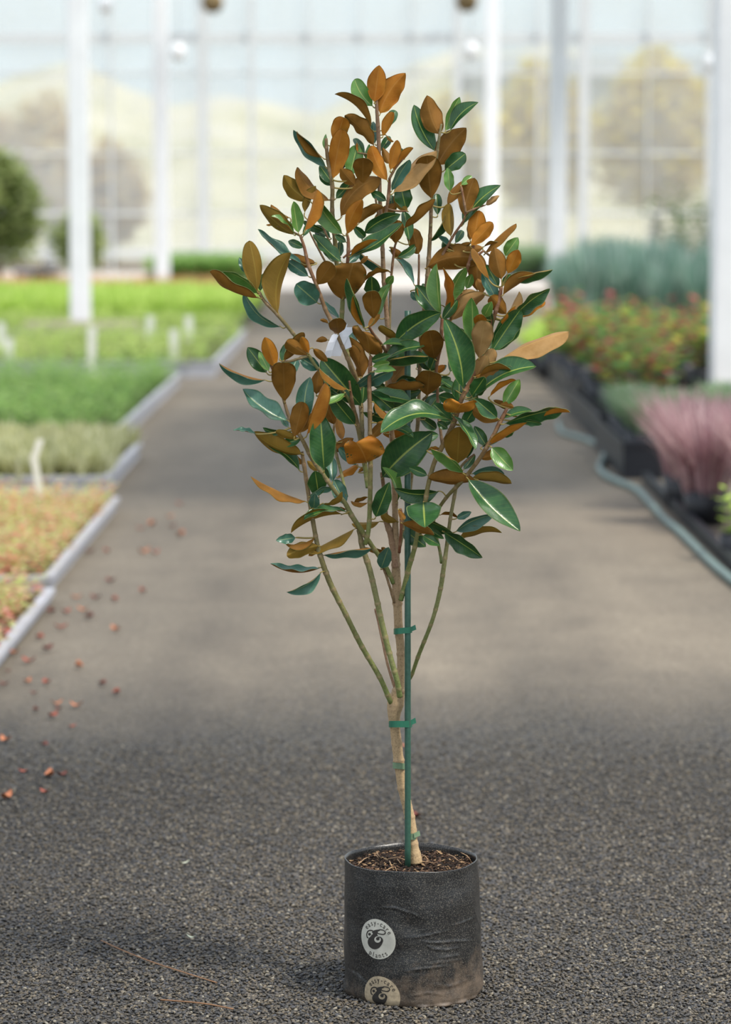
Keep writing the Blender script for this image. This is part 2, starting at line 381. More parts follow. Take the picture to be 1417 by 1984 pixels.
def tray(label, x0, x1, y0, y1, rimh, mat_rim, mat_f, n, h, spread, bw, seed, leafy=0, per=16, z0=None, frontrim=True):
    rnd = random.Random(seed); cx_, cy_ = (x0+x1)/2, (y0+y1)/2
    o = thing('plant_tray', label, 'tray of plants', (cx_, cy_, 0))
    hx, hy = (x1-x0)/2, (y1-y0)/2; t = .03
    mb = MB(); mb.box(-hx, hx, -hy, -hy+t, 0, rimh); mb.box(-hx, hx, hy-t, hy, 0, rimh); mb.box(-hx, -hx+t, -hy+t, hy-t, 0, rimh); mb.box(hx-t, hx, -hy+t, hy-t, 0, rimh)
    mb.box(-hx-.02, hx+.02, -hy-.02, -hy+.025, rimh-.015, rimh+.01); mb.box(hx-.025, hx+.02, -hy+.025, hy, rimh-.015, rimh+.01)
    mb.build('tray', mat_rim, o, False)
    sb = MB(); sb.box(-hx+t, hx-t, -hy+t, hy-t, 0, rimh*.7); sb.build('soil', M['soil'], o, False)
    f = MB()
    for _ in range(n):
        blades(f, rnd.uniform(-hx+.03, hx-.03), rnd.uniform(-hy, hy-.04), rimh*.6, per, h*rnd.uniform(.75, 1.15), spread, bw, rnd, leafy=leafy)
    tag(f.build('foliage', mat_f, o, False), kind='stuff')
    return o
F_pinkgreen = foliage_mat('seedlings_lime_and_pink', [(0, (190, 212, 112)), (.4, (226, 232, 160)), (.58, (244, 224, 176)), (.76, (248, 184, 160)), (1, (232, 112, 108))])
F_cream = foliage_mat('seedlings_greyish_cream', [(0, (166, 168, 116)), (.5, (204, 204, 152)), (1, (224, 222, 184))])
F_green = foliage_mat('seedlings_mid_green', [(0, (112, 156, 76)), (.5, (148, 186, 98)), (1, (182, 208, 128))])
F_light = foliage_mat('seedlings_light_green', [(0, (160, 192, 92)), (.6, (198, 222, 122)), (1, (222, 226, 154))])
F_lime = foliage_mat('grass_bright_lime', [(0, (168, 200, 84)), (.5, (200, 226, 112)), (1, (220, 236, 142))])
F_orange = foliage_mat('seedlings_orange', [(0, (190, 140, 80)), (.5, (220, 168, 112)), (1, (226, 190, 140))])
F_dark = foliage_mat('shrubs_dark_green', [(0, (58, 92, 48)), (.5, (84, 118, 60)), (1, (116, 140, 78))])
F_sedge = foliage_mat('sedge_blue_green', [(0, (92, 134, 112)), (.5, (138, 172, 154)), (1, (190, 208, 196))])
F_redyel = foliage_mat('shrubs_red_and_yellow', [(0, (96, 150, 84)), (.5, (150, 190, 92)), (.64, (220, 214, 90)), (.76, (208, 112, 92)), (.9, (196, 72, 92)), (1, (130, 60, 74))])
F_pink = foliage_mat('grass_dusky_pink', [(0, (158, 118, 124)), (.4, (194, 154, 158)), (.75, (222, 196, 194)), (1, (128, 82, 90))])
F_silver = foliage_mat('herb_silver_green', [(0, (96, 140, 84)), (.5, (138, 170, 122)), (1, (176, 186, 160))])

T = tray
T('shallow grey-rimmed tray of lime and pink seedlings, nearest at the left edge', -3.6, -1.40, 9.6, 12.75, .05, M['rim'], F_pinkgreen, 2500, .13, .07, .012, 1, .034, 5)
T('grey-rimmed tray of lime and pink seedlings with a bent white label in it', -3.9, -1.44, 13.05, 16.6, .07, M['rim'], F_pinkgreen, 3000, .15, .07, .012, 2, .034, 5)
T('tray of pale creamy-grey seedlings behind the lime and pink ones', -4.2, -1.58, 17.6, 20.1, .10, M['rim'], F_cream, 900, .22, .09, .012, 3, 0, 14)
T('tray of mid green seedlings behind the creamy-grey ones', -5.6, -1.82, 20.5, 28.2, .12, M['rim'], F_green, 1700, .26, .10, .015, 4, .05, 6)
T('pale-rimmed tray of light green seedlings jutting into the aisle, with white labels', -5.9, -1.56, 29.7, 37.4, .16, M['rim'], F_light, 1300, .20, .10, .018, 5, .05, 6)
T('wide bed of light green low plants around the foot of the left column', -7.2, -1.75, 39.6, 41.6, .10, M['pot'], F_light, 900, .22, .14, .02, 6, .06, 5)
T('long block of bright lime green grass-like plants far on the left', -9.0, -1.75, 42.0, 50.5, .15, M['pot'], F_lime, 2600, .40, .2, .02, 7, 0, 12)
T('low band of orange-brown seedlings beyond the lime green block', -10, -2.6, 51.5, 56.5, .15, M['pot'], F_orange, 1600, .33, .2, .03, 8, .08, 5)
T('green low plants at the far end of the aisle left of the tree', -5.0, -2.7, 66, 72, .15, M['pot'], F_green, 1200, .5, .25, .03, 9, .1, 6)
T('light green plants at the end of the aisle right of the tree', 3.6, 4.9, 69, 75, .15, M['pot'], F_silver, 900, .6, .25, .03, 19, .1, 6)

def seed_label(px, pb, pt, label, bent=False, lean=0.0, wpx=16):
    B = ground(px, pb, .08); top = at(px + lean, pt, B.y); o = MB(); w = wpx / FPX * B.y / 2; th = .002
    h = top.z - .03; x0 = top.x - B.x
    segs = [(0, -.05), (x0, h - .05)] if not bent else [(0, -.05), (x0*1.3, (h)*.72), (x0*.4, h)]
    vv = []
    for (x, z) in segs: vv += [(x-w, 0, z), (x+w, 0, z), (x+w, th, z), (x-w, th, z)]
    ff = []
    for i in range(len(segs)-1): ff += [(4*i+k, 4*i+(k+1) % 4, 4*i+4+(k+1) % 4, 4*i+4+k) for k in range(4)]
    ff += [(3, 2, 1, 0), tuple(4*(len(segs)-1)+k for k in range(4))]
    o.add(vv, ff); ob = o.build('plant_label', M['label'], None, False); ob.location = (B.x, B.y, .08); tag(ob, label, 'plant label', 'white labels in the beds')
seed_label(86, 985, 868, 'white stick label bent near its top, leaning in the lime and pink tray', True, -16, 14)
seed_label(18, 712, 655, 'white label near the left edge, in the light green bed')
seed_label(2, 695, 624, 'white label cut by the left edge of the picture')
seed_label(178, 722, 632, 'tall white label just right of the left column foot')
seed_label(291, 668, 612, 'white label standing left of the pair in the light green tray')
seed_label(337, 702, 638, 'white label in front of the pair at the light green tray')
seed_label(366, 668, 612, 'white label nearest the aisle in the light green tray')

# dark leafy bush and small things beyond the left beds
def bush(name, label, cat, x, y, h, r, mat, n, leaf, seed, group=None, z0=0.0, trunk=True):
    o = thing(name, label, cat, (x, y, 0), group=group); rnd = random.Random(seed); f = MB()
    for _ in range(n):
        a = rnd.uniform(0, 6.283); ph = math.acos(rnd.uniform(-.8, 1)); q = r * rnd.uniform(.55, 1.0) * (1 + .25*math.sin(a*3+seed))
        cx_, cy_, cz = q*math.sin(ph)*math.cos(a), q*math.sin(ph)*math.sin(a), z0 + h*.55 + (h*.45)*math.cos(ph)*rnd.uniform(.6, 1.05)
        b = rnd.uniform(0, 6.283); l = leaf*rnd.uniform(.6, 1.3); ux, uy, uz = math.cos(b)*l, math.sin(b)*l, l*rnd.uniform(-.6, .8); vx, vy, vz = -math.sin(b)*l*.5, math.cos(b)*l*.5, l*.2
        f.add([(cx_, cy_, cz), (cx_+ux*.5+vx, cy_+uy*.5+vy, cz+uz*.5+vz), (cx_+ux, cy_+uy, cz+uz), (cx_+ux*.5-vx, cy_+uy*.5-vy, cz+uz*.5-vz)], [(0, 1, 2, 3)])
    f.build('foliage', mat, o, False)
    if trunk:
        t_ = MB(); t_.tube([(0, 0, 0), (.03*h, 0, h*.35), (0, 0, h*.75)], [h*.03, h*.022, h*.01], 8); t_.build('stem', plain('stem_brown', (96, 78, 58), .8), o)
    return o
F_bush = foliage_mat('shrub_dull_green', [(0, (140, 156, 96)), (.5, (170, 184, 120)), (1, (196, 204, 150))], .6, .6)
bush('leafy_shrub', 'dull green bushy shrub at the left edge in front of the glazed wall', 'shrub', -7.9, 62, 2.9, .95, F_bush, 2200, .22, 3)
bush('leafy_shrub', 'lower dull green shrub between the bushy one and the left column', 'shrub', -6.35, 64.6, 1.7, .55, F_bush, 1000, .18, 4)
def jar(name, label, x, y, r, h, mat, group=None):
    mb = MB(); n = 20; prof = [(.01, 0), (r*.75, 0), (r, h*.96), (r*1.08, h*.96), (r*1.08, h), (r*.94, h), (r*.9, h*.9), (.01, h*.88)]
    mb.add([(a*math.cos(2*math.pi*k/n), a*math.sin(2*math.pi*k/n), z) for a, z in prof for k in range(n)], [(i*n+k, i*n+(k+1) % n, (i+1)*n+(k+1) % n, (i+1)*n+k) for i in range(len(prof)-1) for k in range(n)])
    o = mb.build(name, mat, None); o.location = (x, y, 0); tag(o, label, 'pot', group); return o
jar('plant_pot', 'pale grey pot under the dark shrub at the left', wx(48)*.78, 60, .2, .45, plain('pale_grey_glaze', (190, 192, 204), .4))
jar('plant_pot', 'white pot left of the left column, beyond the beds', wx(116)*.80, 60.5, .17, .62, M['white'])
jar('plant_pot', 'dark pot between the pale grey and the white pot', wx(82)*.79, 60.2, .2, .4, M['pot'])
bench = MB(); bench.box(-.75, .75, -.2, .2, .16, .24); bench.box(-.7, -.55, -.18, .18, 0, .16); bench.box(.55, .7, -.18, .18, 0, .16)
P = ground(150, 662); o = bench.build('low_bench', M['concrete'], None, False); o.location = (P.x, P.y + .55, 0); tag(o, 'low grey slab bench standing across the foot of the left column', 'bench')

# ------------------------------------------------------------------ right side: pots of taller plants
def potted(name, label, cat, X, Y, pr, ph, kind_, mat, h, spread, bw, n, seed, leafy=0, group=None, count=1):
    o = thing(name, label, cat, (X, Y, 0), group=group); rnd = random.Random(seed)
    mb = MB(); m_ = 18; prof = [(.01, 0), (pr*.8, 0), (pr, ph), (pr*.92, ph), (pr*.88, ph*.88), (.01, ph*.88)]
    mb.add([(a*math.cos(2*math.pi*k/m_), a*math.sin(2*math.pi*k/m_), z) for a, z in prof for k in range(m_)], [(i*m_+k, i*m_+(k+1) % m_, (i+1)*m_+(k+1) % m_, (i+1)*m_+k) for i in range(len(prof)-1) for k in range(m_)])
    mb.build('pot', M['pot'], o)
    f = MB(); blades(f, 0, 0, ph*.85, n, h, spread, bw, rnd, leafy=leafy); f.build('foliage', mat, o, False)
    return o
def rows(proto, spots, seed):
    rnd = random.Random(seed)
    for i, (x, y) in enumerate(spots):
        o = proto if i == 0 else copy_tree(proto)
        o.location = (x, y, 0); o.rotation_euler.z = rnd.uniform(0, 6.28); s_ = rnd.uniform(.85, 1.15); o.scale = (s_, s_, s_)
pk = potted('pink_grass', 'dusky pink grass-like plant in a black pot, in the clump at the lower right', 'potted plant', 0, 0, .12, .18, 0, F_pink, .50, .34, .005, 420, 21, group='dusky pink grasses at the lower right')
rows(pk, [(1.88, 15.9), (2.13, 15.5), (1.86, 16.7), (2.22, 16.2), (2.05, 17.2), (2.42, 16.9), (2.16, 14.7)], 5)
P1 = potted('lime_seedling', 'small lime green plant cut by the right edge, in front of the pink grasses', 'potted plant', 1.82, 14.2, .07, .14, 0, F_lime, .24, .1, .02, 30, 22, leafy=.05)
sv = potted('silver_herb', 'silver-green bushy herb in a black pot, between the pink grasses and the red shrubs', 'potted plant', 0, 0, .14, .26, 0, F_silver, .27, .22, .008, 300, 23, group='silver-green herbs right of the hose')
rows(sv, [(1.84, 18.8), (2.15, 18.9), (1.84, 19.5), (2.12, 19.6), (2.42, 19.4), (1.86, 20.2), (2.2, 20.3), (2.5, 20.2), (1.9, 20.8), (2.25, 21.0), (2.6, 20.9), (2.42, 18.8)], 6)
ry = potted('red_yellow_shrub', 'red and yellow leaved young shrub in a black pot, in the rows on the right', 'potted shrub', 0, 0, .14, .30, 0, F_redyel, .52, .25, .02, 42, 24, leafy=.11, group='red and yellow shrubs on the right')
rnd = random.Random(9); sp = []
for j in range(9):
    for i in range(7):
        x = 1.98 + i*.36 + rnd.uniform(-.06, .06); y = 22.2 + j*1.0 + rnd.uniform(-.2, .2)
        if not (x > 2.5 and y < 25.4) and x < 4.4: sp.append((x, y))
rows(ry, sp, 7)
sg = potted('tall_sedge', 'tall blue-green reedy potted plant, in the block behind the red and yellow shrubs', 'potted plant', 0, 0, .15, .3, 0, F_sedge, 1.02, .28, .013, 120, 25, group='tall blue-green plants on the right')
sp = []
for j in range(8):
    for i in range(9):
        sp.append((2.75 + i*.42 + rnd.uniform(-.08, .08), 35.2 + j*1.0 + rnd.uniform(-.2, .2)))
rows(sg, sp, 8)
tl = potted('tall_dark_shrub', 'taller dark green shrub at the back of the blue-green block', 'potted shrub', 0, 0, .2, .35, 0, F_dark, 1.75, .45, .02, 60, 26, leafy=.12, group='tall dark shrubs behind the blue-green block')
rows(tl, [(4.55, 43.2), (5.2, 43.6), (5.9, 43.4), (4.95, 44.6), (5.6, 44.8)], 10)
lm = potted('lime_clump', 'low bright lime green clump at the right aisle edge, before the second column', 'potted plant', 0, 0, .16, .2, 0, F_lime, .3, .3, .02, 150, 27, group='low lime clumps at the right aisle edge')
rows(lm, [(1.86, 31.2), (2.05, 32.6), (2.2, 34.2), (1.9, 29.8)], 11)
def crate(label, x0, x1, y0, y1, h):
    o = MB(); hx, hy = (x1-x0)/2, (y1-y0)/2; t = .012
    o.box(-hx, hx, -hy, -hy+t, 0, h); o.box(-hx, hx, hy-t, hy, 0, h); o.box(-hx, -hx+t, -hy+t, hy-t, 0, h); o.box(hx-t, hx, -hy+t, hy-t, 0, h); o.box(-hx+t, hx-t, -hy+t, hy-t, 0, .02)
    o.box(-hx-.01, hx+.01, -hy-.01, -hy, h-.03, h); o.box(-hx-.01, -hx, -hy, hy, h-.03, h)
    ob = o.build('black_crate', M['pot'], None, False); ob.location = ((x0+x1)/2, (y0+y1)/2, 0); tag(ob, label, 'crate', 'black crates along the right aisle edge')
crate('black crate holding the nearest silver-green herbs beside the hose', 1.66, 2.7, 18.55, 20.9, .24)
crate('black crate behind the nearest one on the right aisle edge', 1.72, 1.79, 21.3, 24.6, .22)
crate('black crate edging the red and yellow shrubs', 1.86, 1.93, 25.0, 33.0, .22)
kb = MB(); kb.box(1.76, 1.80, 12.8, 18.3, 0, .07); tag(kb.build('bed_edging', M['pot'], None, False), 'dark low edging along the bed of pink grasses', 'edging')

# hose
hp = [(1083,815),(1088,832),(1110,840),(1140,849),(1168,866),(1170,884),(1162,900),(1172,916),(1200,930),(1235,945),(1262,972),(1290,1002),(1318,1026),(1345,1052),(1375,1082),(1400,1104),(1430,1128),(1470,1160)]
G_ = catmull([tuple(ground(x, y + 4, .022)) for x, y in hp], 6)
mb = MB(); mb.tube(G_, .021, 12); tag(mb.build('garden_hose', M['hose']), 'grey-green hose winding along the right side of the drive', 'hose')

# ------------------------------------------------------------------ beyond the glazing
def mat_bank():
    t = NT('dry_grass_bank'); p = t.pos(); n1 = t.noise(.22, 4, p)
    return t.done(t.bsdf(t.ramp(n1, [(.3, lin((176, 170, 120))), (.5, lin((214, 204, 168))), (.7, lin((222, 212, 190)))]), .9))
bk = MB(); nx, ny = 40, 10; vv = []
rnd = random.Random(4)
for j in range(ny+1):
    for i in range(nx+1):
        x = -40 + 80*i/nx; t = j/ny; y = 92 + 30*t; z = 6.6*(t**.8)*(1+.12*math.sin(x*.35)+.08*math.sin(x*.9)) + (1.2*t if x > 3 else 0)
        vv.append((x, y, z + .02))
bk.add(vv, [(j*(nx+1)+i, j*(nx+1)+i+1, (j+1)*(nx+1)+i+1, (j+1)*(nx+1)+i) for j in range(ny) for i in range(nx)])
tag(bk.build('grass_bank', mat_bank()), kind='structure')
F_yel = foliage_mat('hedge_yellow_green', [(0, (214, 198, 50)), (.5, (240, 222, 74)), (1, (246, 228, 116))], .6, .65)
F_tan = foliage_mat('trees_tan', [(0, (206, 180, 110)), (.5, (226, 202, 136)), (1, (236, 218, 160))], .6, .65)
for i, (x, y, h, r) in enumerate([(5.0, 84, 5.2, 1.3), (8.3, 84, 5.6, 1.5), (11.6, 85, 5.3, 1.4), (2.6, 86, 4.4, .9)]):
    bush('yellow_tree', ('yellow-green tree outside the glazing, left of the slim right post', 'broad yellow-green tree outside between the two right posts', 'yellow-green tree outside, partly behind the thick right column', 'small pale tree outside, just right of the tree crown')[i], 'tree', x, y, h, r, F_yel, 2600, .36, 40+i, z0=.6)
for i, (x, y, h, r) in enumerate([(-9.2, 84, 5.0, 1.3), (-7.4, 85, 3.6, .9), (-10.9, 86, 4.6, 1.2)]):
    bush('tan_tree', ('tan-leaved tree outside, left of the left column', 'small tan tree outside, right of the left column', 'tan tree outside at the left edge')[i], 'tree', x, y, h, r, F_tan, 1500, .3, 50+i)
sh = MB(); sh.box(-5, 12, -3, 3, 0, 6.5); sh.add([(-5.3, -3.3, 6.5), (12.3, -3.3, 6.5), (12.3, 3.3, 6.5), (-5.3, 3.3, 6.5), (-5.3, 0, 7.5), (12.3, 0, 7.5)], [(0, 1, 5, 4), (2, 3, 4, 5), (1, 2, 5), (3, 0, 4)])
o = sh.build('long_shed', plain('grey_cladding', (166, 168, 166), .7, .08, 2), None, False); o.location = (9, 112, 0); tag(o, 'long grey shed outside, seen through the glazing at the upper right', 'shed')

# ------------------------------------------------------------------ litter on the drive
F_red = plain('fallen_leaf_red', (176, 92, 70), .6, .3, 60); F_red2 = plain('fallen_leaf_dark_red', (124, 62, 50), .6, .3, 60); F_pale = plain('fallen_leaf_pale', (196, 200, 176), .5, .1, 60); F_ora = plain('fallen_leaf_orange', (204, 132, 92), .6, .2, 60)
def litter_mesh(l, w, curl, seed):
    rnd = random.Random(seed); mb = MB(); n = 8; vv = []
    for s_ in (0, 1):
        for i in range(n+1):
            t = i/n; hw = w/2*math.sin(math.pi*min(.98, max(.02, t)))**.8; z = curl*(t-.5)**2*4 + .004 - s_*.0006
            for x in (-1, 0, 1): vv.append((l*(t-.5), hw*x + l*.12*math.sin(t*3), z + abs(x)*w*.18))
    o = (n+1)*3; ff = []
    for i in range(n):
        for j in (0, 1):
            a = i*3+j; ff += [(a, a+3, a+4, a+1), (a+o, a+1+o, a+4+o, a+3+o)]
    rim = [i*3 for i in range(n+1)] + [n*3+1, n*3+2] + [i*3+2 for i in range(n-1, -1, -1)] + [1]
    ff += [(a, b, b+o, a+o) for a, b in zip(rim, rim[1:]+rim[:1])]
    mb.add(vv, ff); return mb
protos = [link('fallen_leaf', litter_mesh(.045, .028, .012, 1).mesh('fallen_leaf'), F_red), link('fallen_leaf', litter_mesh(.05, .03, .016, 2).mesh('fallen_leaf'), F_ora), link('fallen_leaf', litter_mesh(.04, .03, .01, 3).mesh('fallen_leaf'), F_red2)]
RED_ = [(272,1028),(296,1020),(333,1024),(348,980),(352,1040),(174,1073),(206,1072),(280,1075),(186,1163),(220,1166),(148,1162),(102,1190),(127,1190),(160,1187),(175,1200),(118,1220),(222,1225),(93,1263),(56,1286),(150,1296),(15,1304),(92,1327),(52,1325),(65,1347),(228,1347),(110,1368),(113,1378),(104,1393),(148,1372),(68,1380),(140,1412),(12,1440),(85,1448),(45,1500),(100,1508),(120,1506),(85,1540),(15,1552),(8,1330),(275,1150),(330,1005),(215,1130),(75,1240),(785,1450),(808,1588),(300,1075),(25,1270),(200,1330)]
cnt = [0, 0, 0]
for i, (px, py) in enumerate(RED_):
    k = (i * 7) % 3; P = ground(px, py); o = protos[k] if cnt[k] == 0 else protos[k].copy()
    if cnt[k]: COL.objects.link(o)
    cnt[k] += 1; o.location = (P.x, P.y, .004); o.rotation_euler = (0, 0, i * 1.9); s_ = .62 + .5 * ((i * 37) % 10) / 10 + (.35 if py < 1300 else 0); o.scale = (s_, s_, s_)
    tag(o, ('small rusty red fallen leaf among the litter left of the pot', 'small pale orange fallen leaf among the litter left of the pot', 'small dark red fallen leaf among the litter left of the pot')[k], 'fallen leaf', ('rusty red leaves littering the left of the drive', 'pale orange leaves littering the left of the drive', 'dark red leaves littering the left of the drive')[k])
for px, py, rz, l, lb in ((358, 1681, .5, .030, 'pale curled leaf alone on the gravel, farther of the two left of the bag'), (371, 1826, -.3, .026, 'pale curled leaf on the gravel left of the bag, nearer the bottom edge')):
    P = ground(px, py); o = link('fallen_leaf', litter_mesh(l, .010, .008, 7).mesh('fallen_leaf'), F_pale); o.location = (P.x, P.y, .007); o.rotation_euler.z = rz; tag(o, lb, 'fallen leaf')
TW = plain('dry_twig', (142, 104, 72), .7, .2, 40)
for pts, r, lb in (([(196,1822),(235,1840),(290,1862),(350,1882),(420,1904)], .0016, 'long thin dark twig lying slantwise on the gravel left of the bag'), ([(311,1937),(350,1940),(400,1945),(452,1955)], .0018, 'straight tan twig on the gravel near the bottom edge')):
    mb = MB(); mb.tube(catmull([tuple(ground(x, y, .011)) for x, y in pts], 4), r, 6); tag(mb.build('dry_twig', TW), lb, 'twig')

# loose pebbles on the near part of the drive, too many to count
def pebble_mesh(seed):
    bm = bmesh.new(); bmesh.ops.create_icosphere(bm, subdivisions=2, radius=.5); rnd = random.Random(seed)
    ax = [Vector((rnd.gauss(0, 1), rnd.gauss(0, 1), rnd.gauss(0, 1))).normalized() for _ in range(6)]; ds = [rnd.uniform(.26, .42) for _ in ax]
    sx, sy, sz = rnd.uniform(1, 1.3), rnd.uniform(.7, .95), rnd.uniform(.45, .65)
    for v in bm.verts:
        for a, d in zip(ax, ds):
            k = v.co.dot(a)
            if k > d: v.co -= a * (k - d) * .8
        v.co = Vector((v.co.x*sx, v.co.y*sy, v.co.z*sz))
    for f in bm.faces: f.smooth = True
    me = bpy.data.meshes.new('pebble'); bm.to_mesh(me); bm.free(); me.materials.append(M['pebble']); return me
peb_col = bpy.data.collections.new('pebble_shapes')
for k in range(5):
    po = bpy.data.objects.new('pebble', pebble_mesh(k)); peb_col.objects.link(po)
base = MB(); base.add([(-1.4, 5.4, .001), (1.4, 5.4, .001), (1.4, 6.9, .001), (-1.4, 6.9, .001)], [(0, 1, 2, 3)])
for k in range(10):
    y0_, y1_ = 6.9 + .25*k, 6.9 + .25*(k+1); w0_ = w1_ = 1.4
    base.add([(-w0_, y0_, .001), (w0_, y0_, .001), (w1_, y1_, .001), (-w1_, y1_, .001)], [(0, 1, 2, 3)])

gv = base.build('gravel', M['gravel'], None, False); tag(gv, 'loose dark grey and tan pebbles covering the drive around the bag', 'gravel', kind='stuff')
ng = bpy.data.node_groups.new('scatter_pebbles', 'GeometryNodeTree')
ng.interface.new_socket('Geometry', in_out='INPUT', socket_type='NodeSocketGeometry'); ng.interface.new_socket('Geometry', in_out='OUTPUT', socket_type='NodeSocketGeometry')
gi = ng.nodes.new('NodeGroupInput'); go = ng.nodes.new('NodeGroupOutput')
dp = ng.nodes.new('GeometryNodeDistributePointsOnFaces'); dp.inputs['Density'].default_value = 19000
ci = ng.nodes.new('GeometryNodeCollectionInfo'); ci.inputs['Collection'].default_value = peb_col; ci.inputs['Separate Children'].default_value = True; ci.inputs['Reset Children'].default_value = True
ip = ng.nodes.new('GeometryNodeInstanceOnPoints'); ip.inputs['Pick Instance'].default_value = True
rv = ng.nodes.new('FunctionNodeRandomValue'); rv.data_type = 'FLOAT_VECTOR'; rv.inputs[0].default_value = (-.5, -.5, 0); rv.inputs[1].default_value = (.5, .5, 6.28)
rf = ng.nodes.new('FunctionNodeRandomValue'); rf.data_type = 'FLOAT'
rf.inputs[2].default_value = .0045; rf.inputs[3].default_value = .0115; rf.inputs['Seed'].default_value = 3
sp_ = ng.nodes.new('GeometryNodeSetPosition'); rz_ = ng.nodes.new('FunctionNodeRandomValue'); rz_.data_type = 'FLOAT_VECTOR'; rz_.inputs[0].default_value = (0, 0, .0); rz_.inputs[1].default_value = (0, 0, .004); rz_.inputs['Seed'].default_value = 9
L_ = ng.links.new
L_(gi.outputs[0], dp.inputs[0]); L_(dp.outputs[0], sp_.inputs[0]); L_(rz_.outputs[0], sp_.inputs['Offset']); L_(sp_.outputs[0], ip.inputs['Points']); L_(ci.outputs[0], ip.inputs['Instance'])
L_(rv.outputs[0], ip.inputs['Rotation']); L_(rf.outputs[1], ip.inputs['Scale']); L_(ip.outputs[0], go.inputs[0])
po_ = ng.nodes.new('GeometryNodeInputPosition'); sx_ = ng.nodes.new('ShaderNodeSeparateXYZ'); mr_ = ng.nodes.new('ShaderNodeMapRange')
mr_.inputs[1].default_value = 7.4; mr_.inputs[2].default_value = 9.4; mr_.inputs[3].default_value = 19000; mr_.inputs[4].default_value = 0
L_(po_.outputs[0], sx_.inputs[0]); L_(sx_.outputs[1], mr_.inputs[0]); L_(mr_.outputs[0], dp.inputs['Density'])
md = gv.modifiers.new('scatter', 'NODES'); md.node_group = ng
# ------------------------------------------------------------------ the potted magnolia
TREE = thing('potted_magnolia', 'young staked magnolia tree with rusty leaf undersides, in a black grow bag on the gravel', 'potted tree', (0.1, FOCUS, 0))
def tpart(name, mb, mats, parent=None, smooth=True, color=False):
    """geometry is in world coordinates; shift it to the tree's own origin"""
    ox, oy, oz = TREE.location
    mb.v = [(x - ox, y - oy, z - oz) for x, y, z in mb.v]
    return mb.build(name, mats, parent or TREE, smooth, color)

# --- grow bag
BX, BY, BR, BH = 0.102, FOCUS, 0.147, 0.304
def bag_hit(px, py, R=0.152):
    d = ray(px, py); ox, oy = CAM.x - BX - .004, CAM.y - BY
    a = d.x**2 + d.y**2; b = 2 * (ox*d.x + oy*d.y); c = ox*ox + oy*oy - R*R
    disc = b*b - 4*a*c
    t_ = (-b - math.sqrt(max(0, disc))) / (2*a); P = CAM + d * t_
    return math.atan2(P.x - BX - .004, BY - P.y), P.z
def q5(x, y): return (640 + x / 4.294, 1620 + y / 4.294)
CREASES = []
for pts, amp, wd in [([(640,850),(760,838),(880,810),(1000,788)], .0022, .0045), ([(750,872),(830,886),(930,886),(1040,874),(1170,868)], .0032, .004),
                     ([(770,890),(850,935),(960,948),(1080,925)], .003, .004), ([(900,1010),(980,1004),(1090,985)], .0026, .005),
                     ([(630,1120),(720,1106),(850,1090),(980,1076)], .003, .005), ([(1010,748),(1110,718),(1210,668)], .002, .004),
                     ([(430,594),(540,598),(700,650),(800,700)], .0022, .004), ([(780,1070),(900,1050),(1100,1020)], .0016, .005),
                     ([(1180,560),(1230,700),(1250,860)], .002, .006), ([(140,1080),(230,1130),(330,1230)], -.002, .006), ([(560,880),(560,1000),(540,1120)], -.0025, .006),
                     ([(800,1230),(980,1250),(1150,1180)], .002, .006), ([(650,1330),(800,1300),(960,1320)], .002, .005)]:
    CREASES.append(([bag_hit(*q5(*p)) for p in pts], amp, wd))
DENTS = [(bag_hit(*q5(690, 760)), .030, .022, -.0050), (bag_hit(*q5(600, 960)), .03, .03, -.003), (bag_hit(*q5(1050, 560)), .05, .03, .002)]
def bag_r(phi, h):
    k = h / BH
    r = .1478 + .0065 * (1 - k) + .002 * math.sin(math.pi * k)
    if h < .018: r -= .010 * (1 - h / .018) ** 2
    # folded gusset corners at the foot
    r += .011 * math.exp(-((phi + 1.42) / .16) ** 2) * max(0, 1 - h / .045) ** 1.5
    r += .004 * math.exp(-((phi - .55) / .3) ** 2) * max(0, 1 - h / .04)
    r += .0011 * math.sin(phi * 5 + 1 + h * 9) * (1 - k) + .0007 * math.sin(phi * 13 + h * 31) + .0006 * math.sin(phi * 3 - h * 60)
    wdw = max(0, min(1, (phi + .1) * 4)) * max(0, min(1, (1.2 - phi) * 4))
    r += (.006 + .003 * math.sin(phi * 19)) * math.exp(-((h - .005) / .0045) ** 2) * wdw
    for (dp, dh), sx, sz, a in DENTS:
        r += a * math.exp(-((phi - dp) * .15 / sx) ** 2 - ((h - dh) / sz) ** 2)
    for pts, a, w in CREASES:
        if not (pts[0][0] - .12 < phi < pts[-1][0] + .12) and not (pts[-1][0] - .12 < phi < pts[0][0] + .12): continue
        best = 1e9; nseg = len(pts) - 1; par = 0; si = -1
        for (p0, h0), (p1, h1) in zip(pts, pts[1:]):
            si += 1
            ax, ay, bx_, by_ = p0*.15, h0, p1*.15, h1
            dx, dy = bx_-ax, by_-ay; L2 = dx*dx+dy*dy + 1e-12
            s_ = max(0, min(1, ((phi*.15-ax)*dx + (h-ay)*dy)/L2))
            e = math.hypot(phi*.15-ax-dx*s_, h-ay-dy*s_)
            if e < best: best = e; par = (si + s_) / nseg
        if best < .03: r += .8 * a * math.exp(-(best / (w * .62)) ** 2) * (.7 + .3 * math.sin(phi * 40)) * max(0, math.sin(math.pi * min(.97, max(.03, par)))) ** .7
    return r
def bag_p(phi, h, off=0.0):
    r = bag_r(phi, h) + off; k = h / BH
    return Vector((BX + .007 * (1 - k) + r * math.sin(phi), BY - r * math.cos(phi), h))
bag = MB(); NP, NH = 460, 150
vs_ = []
for j in range(NH + 1):
    h = .002 + (BH - .002) * j / NH
    for i in range(NP):
        phi = -math.pi + 2 * math.pi * i / NP
        p = bag_p(phi, h)
        if j > NH - 6: p.z += .0018 * math.sin(phi * 4 + 2) * (j - NH + 6) / 6
        vs_.append(p)
